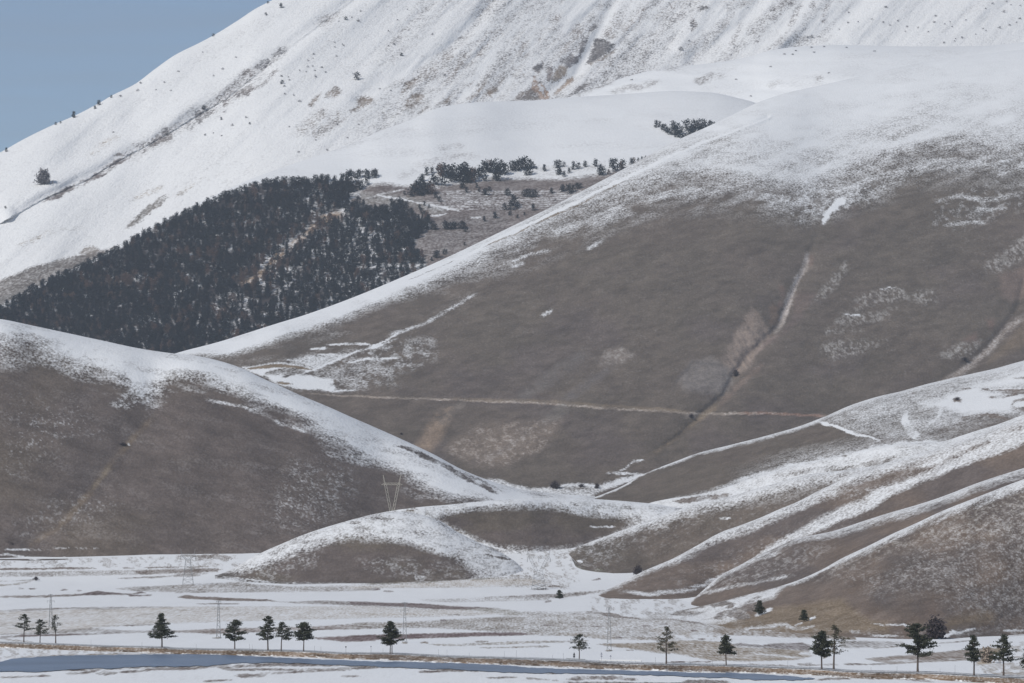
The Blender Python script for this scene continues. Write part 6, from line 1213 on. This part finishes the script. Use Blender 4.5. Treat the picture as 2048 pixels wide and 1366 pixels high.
relabel(SG, [(0, 400, 0, 999, 'shrubs on the far-left mountain snow'), (400, 512, 0, 999, 'shrubs beside the left gully'), (512, 620, 0, 999, 'shrubs on the smooth snow right of the gully'), (620, 700, 0, 999, 'shrubs high up left of the outcrops'), (700, 850, 0, 999, 'shrubs around the rock outcrops'),
             (850, 1300, 0, 999, 'shrubs on the middle of the snow face'), (1300, 1640, 0, 999, 'shrubs among the upper ribs of snow'), (1640, 1790, 0, 999, 'shrubs right of the last snow rib'), (1790, 1900, 0, 999, 'shrubs over the smooth upper right snow'), (1900, 9999, 0, 999, 'shrubs near the upper right corner')])
relabel('shrubs on the snow shoulder', [(0, 9999, 0, 999, 'low shrubs on the snow shoulder')])
# ================================================================== PYLONS, MASTS, ROADSIDE
def pylon_cat(px, pyb, ht, baseW, waistY, waistW, topW, armW, label, loc, rear=None, mat=None, r=.12, group=None):
    """high-voltage tower: legs narrow to a waist, then a V window up to the crossbeam and two horns; sizes in photo px"""
    m = loc[1] / F; H_ = ht * m; bw = baseW * m / 2; wz = waistY * m; ww = waistW * m / 2; tw = topW * m / 2; aw = armW * m / 2; bz_ = H_ * .80; mat = mat or M_STEEL
    root = thing('power_pylon', loc, label, 'pylon', group)
    L = MB(); dW = .8
    for sx in (-1, 1):
        for sy in (-1, 1):
            L.bar((sx * bw, sy * bw * dW, -1), (sx * ww, sy * ww * dW, wz), r)
    n = 5
    for k in range(n):
        t0, t1 = k / n, (k + 1) / n; a = bw + (ww - bw) * t0; b = bw + (ww - bw) * t1; z0, z1 = wz * t0, wz * t1
        for sy in (-1, 1):
            L.bar((-a, sy * a * dW, z0), (b, sy * b * dW, z1), r * .55); L.bar((a, sy * a * dW, z0), (-b, sy * b * dW, z1), r * .55); L.bar((-b, sy * b * dW, z1), (b, sy * b * dW, z1), r * .55)
        for sx in (-1, 1):
            L.bar((sx * a, -a * dW, z0), (sx * b, b * dW, z1), r * .5)
    L.build('lattice_body', mat, root)
    U = MB()
    for sx in (-1, 1):
        for o in (0, 1):
            xa = sx * (ww if o else ww * .15); xb = sx * (tw if o else tw * .72)
            for sy in (-1, 1): U.bar((xa, sy * ww * dW, wz), (xb, sy * ww * .5, bz_), r * .85)
        for k in range(6):
            t0, t1 = k / 6, (k + .8) / 6; z0 = wz + (bz_ - wz) * t0; z1 = wz + (bz_ - wz) * t1
            U.bar((sx * (ww * .15 + (tw * .72 - ww * .15) * t0), 0, z0), (sx * (ww + (tw - ww) * t1), 0, z1), r * .5)
        U.bar((sx * tw * .85, 0, bz_), (sx * (tw + .12 * aw), 0, H_), r * .8); U.bar((sx * tw, 0, bz_), (sx * (tw + .12 * aw), 0, H_), r * .8)
    U.build('window_frame', mat, root)
    A_ = MB(); A_.bar((-aw, 0, bz_), (aw, 0, bz_), r * .8); A_.bar((-tw, 0, bz_ + 1.6), (tw, 0, bz_ + 1.6), r * .7)
    for sx in (-1, 1): A_.bar((sx * aw, 0, bz_), (sx * tw, 0, bz_ + 1.6), r * .6)
    for k in range(10): x0 = -tw + 2 * tw * k / 10; A_.bar((x0, 0, bz_), (x0 + tw * .2, 0, bz_ + 1.6), r * .45)
    A_.build('crossbeam', mat, root)
    for x0 in (-aw, 0, aw):
        I = MB(); I.tube([(x0, 0, bz_), (x0, 0, bz_ - 3.2)], .14, 5); I.build('insulator', M_SIGND, root)
    return root
pylon_cat(1077.5, 1178, 78, 30, 37, 15, 40, 46, 'grey lattice pylon on the snowy plain between the knoll and the spurs', on_plain(1077.5, 1178.5))
pylon_cat(376, 1168, 72, 22, 50, 9, 26, 30, 'faint lattice pylon on the plain in front of the left hill', on_plain(376, 1169), r=.10)
kl = world(784, 1024, 3620)
pylon_cat(784, 1022, 98, 14, 26, 9, 30, 42, 'pale tall V-shaped pylon rising from behind the crest of the knoll', (kl[0], kl[1], kl[2] - 24 * kl[1] / F), mat=M_STEEL_W, r=.24)
def mast(px, pyb, ht, label, arms=1):
    loc = on_plain(px, pyb); m = loc[1] / F; H_ = ht * m; root = thing('lattice_mast', loc, label, 'pylon', 'medium-voltage masts crossing the plain'); L = MB(); b0, b1, r = .95, .22, .065
    for sx in (-1, 1):
        for sy in (-1, 1): L.bar((sx * b0, sy * b0, -.2), (sx * b1, sy * b1, H_), r * 1.3)
    n = 14
    for k in range(n):
        t0, t1 = k / n, (k + 1) / n; a = b0 + (b1 - b0) * t0; b = b0 + (b1 - b0) * t1; z0, z1 = H_ * t0, H_ * t1
        for sy in (-1, 1): L.bar((-a if k % 2 else a, sy * a, z0), (b if k % 2 else -b, sy * b, z1), r * .8)
        for sx in (-1, 1): L.bar((sx * a, -a if k % 2 else a, z0), (sx * b, b if k % 2 else -b, z1), r * .8)
    L.build('lattice_body', M_STEEL, root)
    for zz, w in ((H_ * .99, 1.1), (H_ * .80, 1.9)):
        A_ = MB(); A_.bar((-w, 0, zz), (w, 0, zz), .05)
        A_.bar((-w, 0, zz), (0, 0, zz - .5), .035); A_.bar((w, 0, zz), (0, 0, zz - .5), .035); A_.build('crossarm', M_STEEL, root)
        for sx in (-1, 1): MB().tube([(sx * w, 0, zz), (sx * w, 0, zz - .9)], .06, 5).build('insulator', M_SIGND, root)
    MB().box(0, 0, -.1, 2.6, 2.6, .7).build('footing', M_CONC, root)
mast(101.5, 1256, 68, 'slim lattice mast between the three pines at the far left'); mast(437, 1275.5, 74, 'slim lattice mast left of the lone medium pine'); mast(809.5, 1285, 81, 'slim lattice mast right behind the two-trunked pine'); mast(1218.3, 1301.5, 87, 'tallest slim lattice mast, standing on snow behind the guardrail')

def guardrail(x0, x1, py, label):
    p0 = verge(x0, py); p1 = verge(x1, py + (x1 - x0) * .012); root = thing('guardrail', p0, label, 'guardrail'); dx = p1[0] - p0[0]; dy = p1[1] - p0[1]; n = int(math.hypot(dx, dy) / 2.2)
    B = MB(); 
    for z0, z1, oy in ((.52, .64, 0), (.64, .70, .06), (.70, .86, 0)): B.add([(0, oy, z0), (dx, dy + oy, z0), (dx, dy + (.06 if oy == 0 else 0), z1), (0, (.06 if oy == 0 else 0), z1)], [(0, 1, 2, 3)])
    B.box(dx, dy, .7, .1, .12, .34); B.build('rail_beam', simple_mat('rail_zinc', (.42, .43, .44), .5, .2, 1, metal=.3), root)
    for k in range(n + 1): MB().box(dx * k / n, dy * k / n + .16, .38, .10, .12, .95).build('post', M_STEEL, root)
guardrail(1199, 1283, 1323.5, 'long steel guardrail behind the road, right of the small flat-layered pine'); guardrail(1133, 1170, 1321.8, 'short steel guardrail at the foot of the small flat-layered pine')
def sign(px, pyb, ht, label, plates, dark=False):
    loc = verge(px, pyb); m = loc[1] / F; h = ht * m; root = thing('road_sign', (loc[0], loc[1], loc[2]), label, 'road sign')
    MB().tube([(0, 0, -.3), (0, 0, h)], .05, 6).build('post', M_POLE, root)
    for shp, z, w, hh in plates:
        B = MB(); z = z * h
        if shp == 'disc': pts = [(math.cos(a * math.pi / 8) * w / 2, math.sin(a * math.pi / 8) * w / 2) for a in range(16)]
        elif shp == 'tri': pts = [(-w / 2, -hh * .4), (w / 2, -hh * .4), (.06, hh * .6), (-.06, hh * .6)]
        else: pts = [(-w / 2, -hh / 2), (w / 2, -hh / 2), (w / 2, hh / 2), (-w / 2, hh / 2)]
        n = len(pts); V = [(p[0], -.07, z + p[1]) for p in pts] + [(p[0], -.10, z + p[1]) for p in pts]
        me = bpy.data.meshes.new('plate'); me.from_pydata(V, [], [tuple(range(n)), tuple(range(2 * n - 1, n - 1, -1))] + [(k, (k + 1) % n, n + (k + 1) % n, n + k) for k in range(n)]); me.materials.append(M_SIGND if dark else M_SIGNF)
        o = bpy.data.objects.new('plate', me); C.objects.link(o); o.parent = root
sign(691.8, 1307, 14, 'small dark round sign on a thin post right of the wide low pine', (('disc', .92, .62, 0),), True); sign(742, 1308.5, 15, 'small grey round sign on a thin post left of the two-trunked pine', (('disc', .92, .55, 0),))
sign(1148.3, 1320, 15, 'dark drop-shaped road sign just left of the small flat-layered pine', (('tri', .80, .95, 1.1), ('rect', .48, .75, .75)), True)
sign(1203, 1321.5, 17, 'taller grey sign with two stacked plates behind the guardrail', (('tri', .84, .9, .8), ('rect', .55, .65, .5))); sign(1221.3, 1322, 12, 'shorter single-plate grey sign behind the guardrail', (('tri', .85, .7, .7),))
g0 = None
for px, ht in ((182, 11), (392.5, 10), (499, 12), (504.5, 11), (629, 12), (642, 11), (766, 10), (877, 13), (894, 13), (938.5, 9), (1008.6, 13), (1033, 16), (1127, 14), (1311, 13), (1380, 9), (1575.6, 13), (1619.7, 12), (1794, 12), (1880, 9), (1910, 18), (1105, 9), (1425, 8), (1500, 9), (1742, 9), (284, 10)):
    loc = verge(px); m = loc[1] / F
    o = MB().tube([(0, 0, -.3), (0, 0, ht * m)], .035, 5).build('snow_pole', M_POLE); o.location = loc
    set_tag(o, 'thin dark snow marker pole standing behind the road', 'pole', 'snow poles along the road')
M_REFL = simple_mat('marker_white', (.7, .7, .68), .6)
for px in (34, 160, 384, 560, 860, 980, 1290, 1437, 1560, 1690, 1956):
    loc = verge(px); D = float(np.interp(px, xs, DT)) + .7; loc = ((px - 1024) / F * D, D, bz)
    root = thing('marker_post', loc, 'short white marker post on the near edge of the road', 'post', 'marker posts along the near road edge'); MB().box(0, 0, .35, .12, .10, .75).build('post', M_REFL, root); MB().box(0, -.052, .62, .10, .012, .12).build('reflector', M_SIGND, root)

ORD += ['twenty-first', 'twenty-second', 'twenty-third', 'twenty-fourth', 'twenty-fifth']
relabel('snow poles along the road', [(0, 9999, 0, 9999, 'thin dark snow poles along the road')], 25)
relabel('marker posts along the near road edge', [(0, 9999, 0, 9999, 'short white posts on the near road edge')])
# ================================================================== HAZE
HAZE_DENSITY = 3.3e-5
hx0, hx1, hy0, hy1, hz0, hz1 = -6000, 6000, -700, 13500, -70, 2700
V = [(a, b, c) for c in (hz0, hz1) for b in (hy0, hy1) for a in (hx0, hx1)]
Fh = [(0, 2, 3, 1), (4, 5, 7, 6), (0, 1, 5, 4), (2, 6, 7, 3), (0, 4, 6, 2), (1, 3, 7, 5)]
mh = bpy.data.materials.new('haze'); mh.use_nodes = True; hn = mh.node_tree; hn.nodes.clear()
ho = hn.nodes.new('ShaderNodeOutputMaterial'); pv = hn.nodes.new('ShaderNodeVolumePrincipled')
pv.inputs['Color'].default_value = (0.82, 0.89, 1.0, 1); pv.inputs['Density'].default_value = HAZE_DENSITY; pv.inputs['Anisotropy'].default_value = 0.1
hn.links.new(pv.outputs[0], ho.inputs['Volume'])
hz_o = mesh_np('haze', V, Fh, mh); hz_o['kind'] = 'stuff'
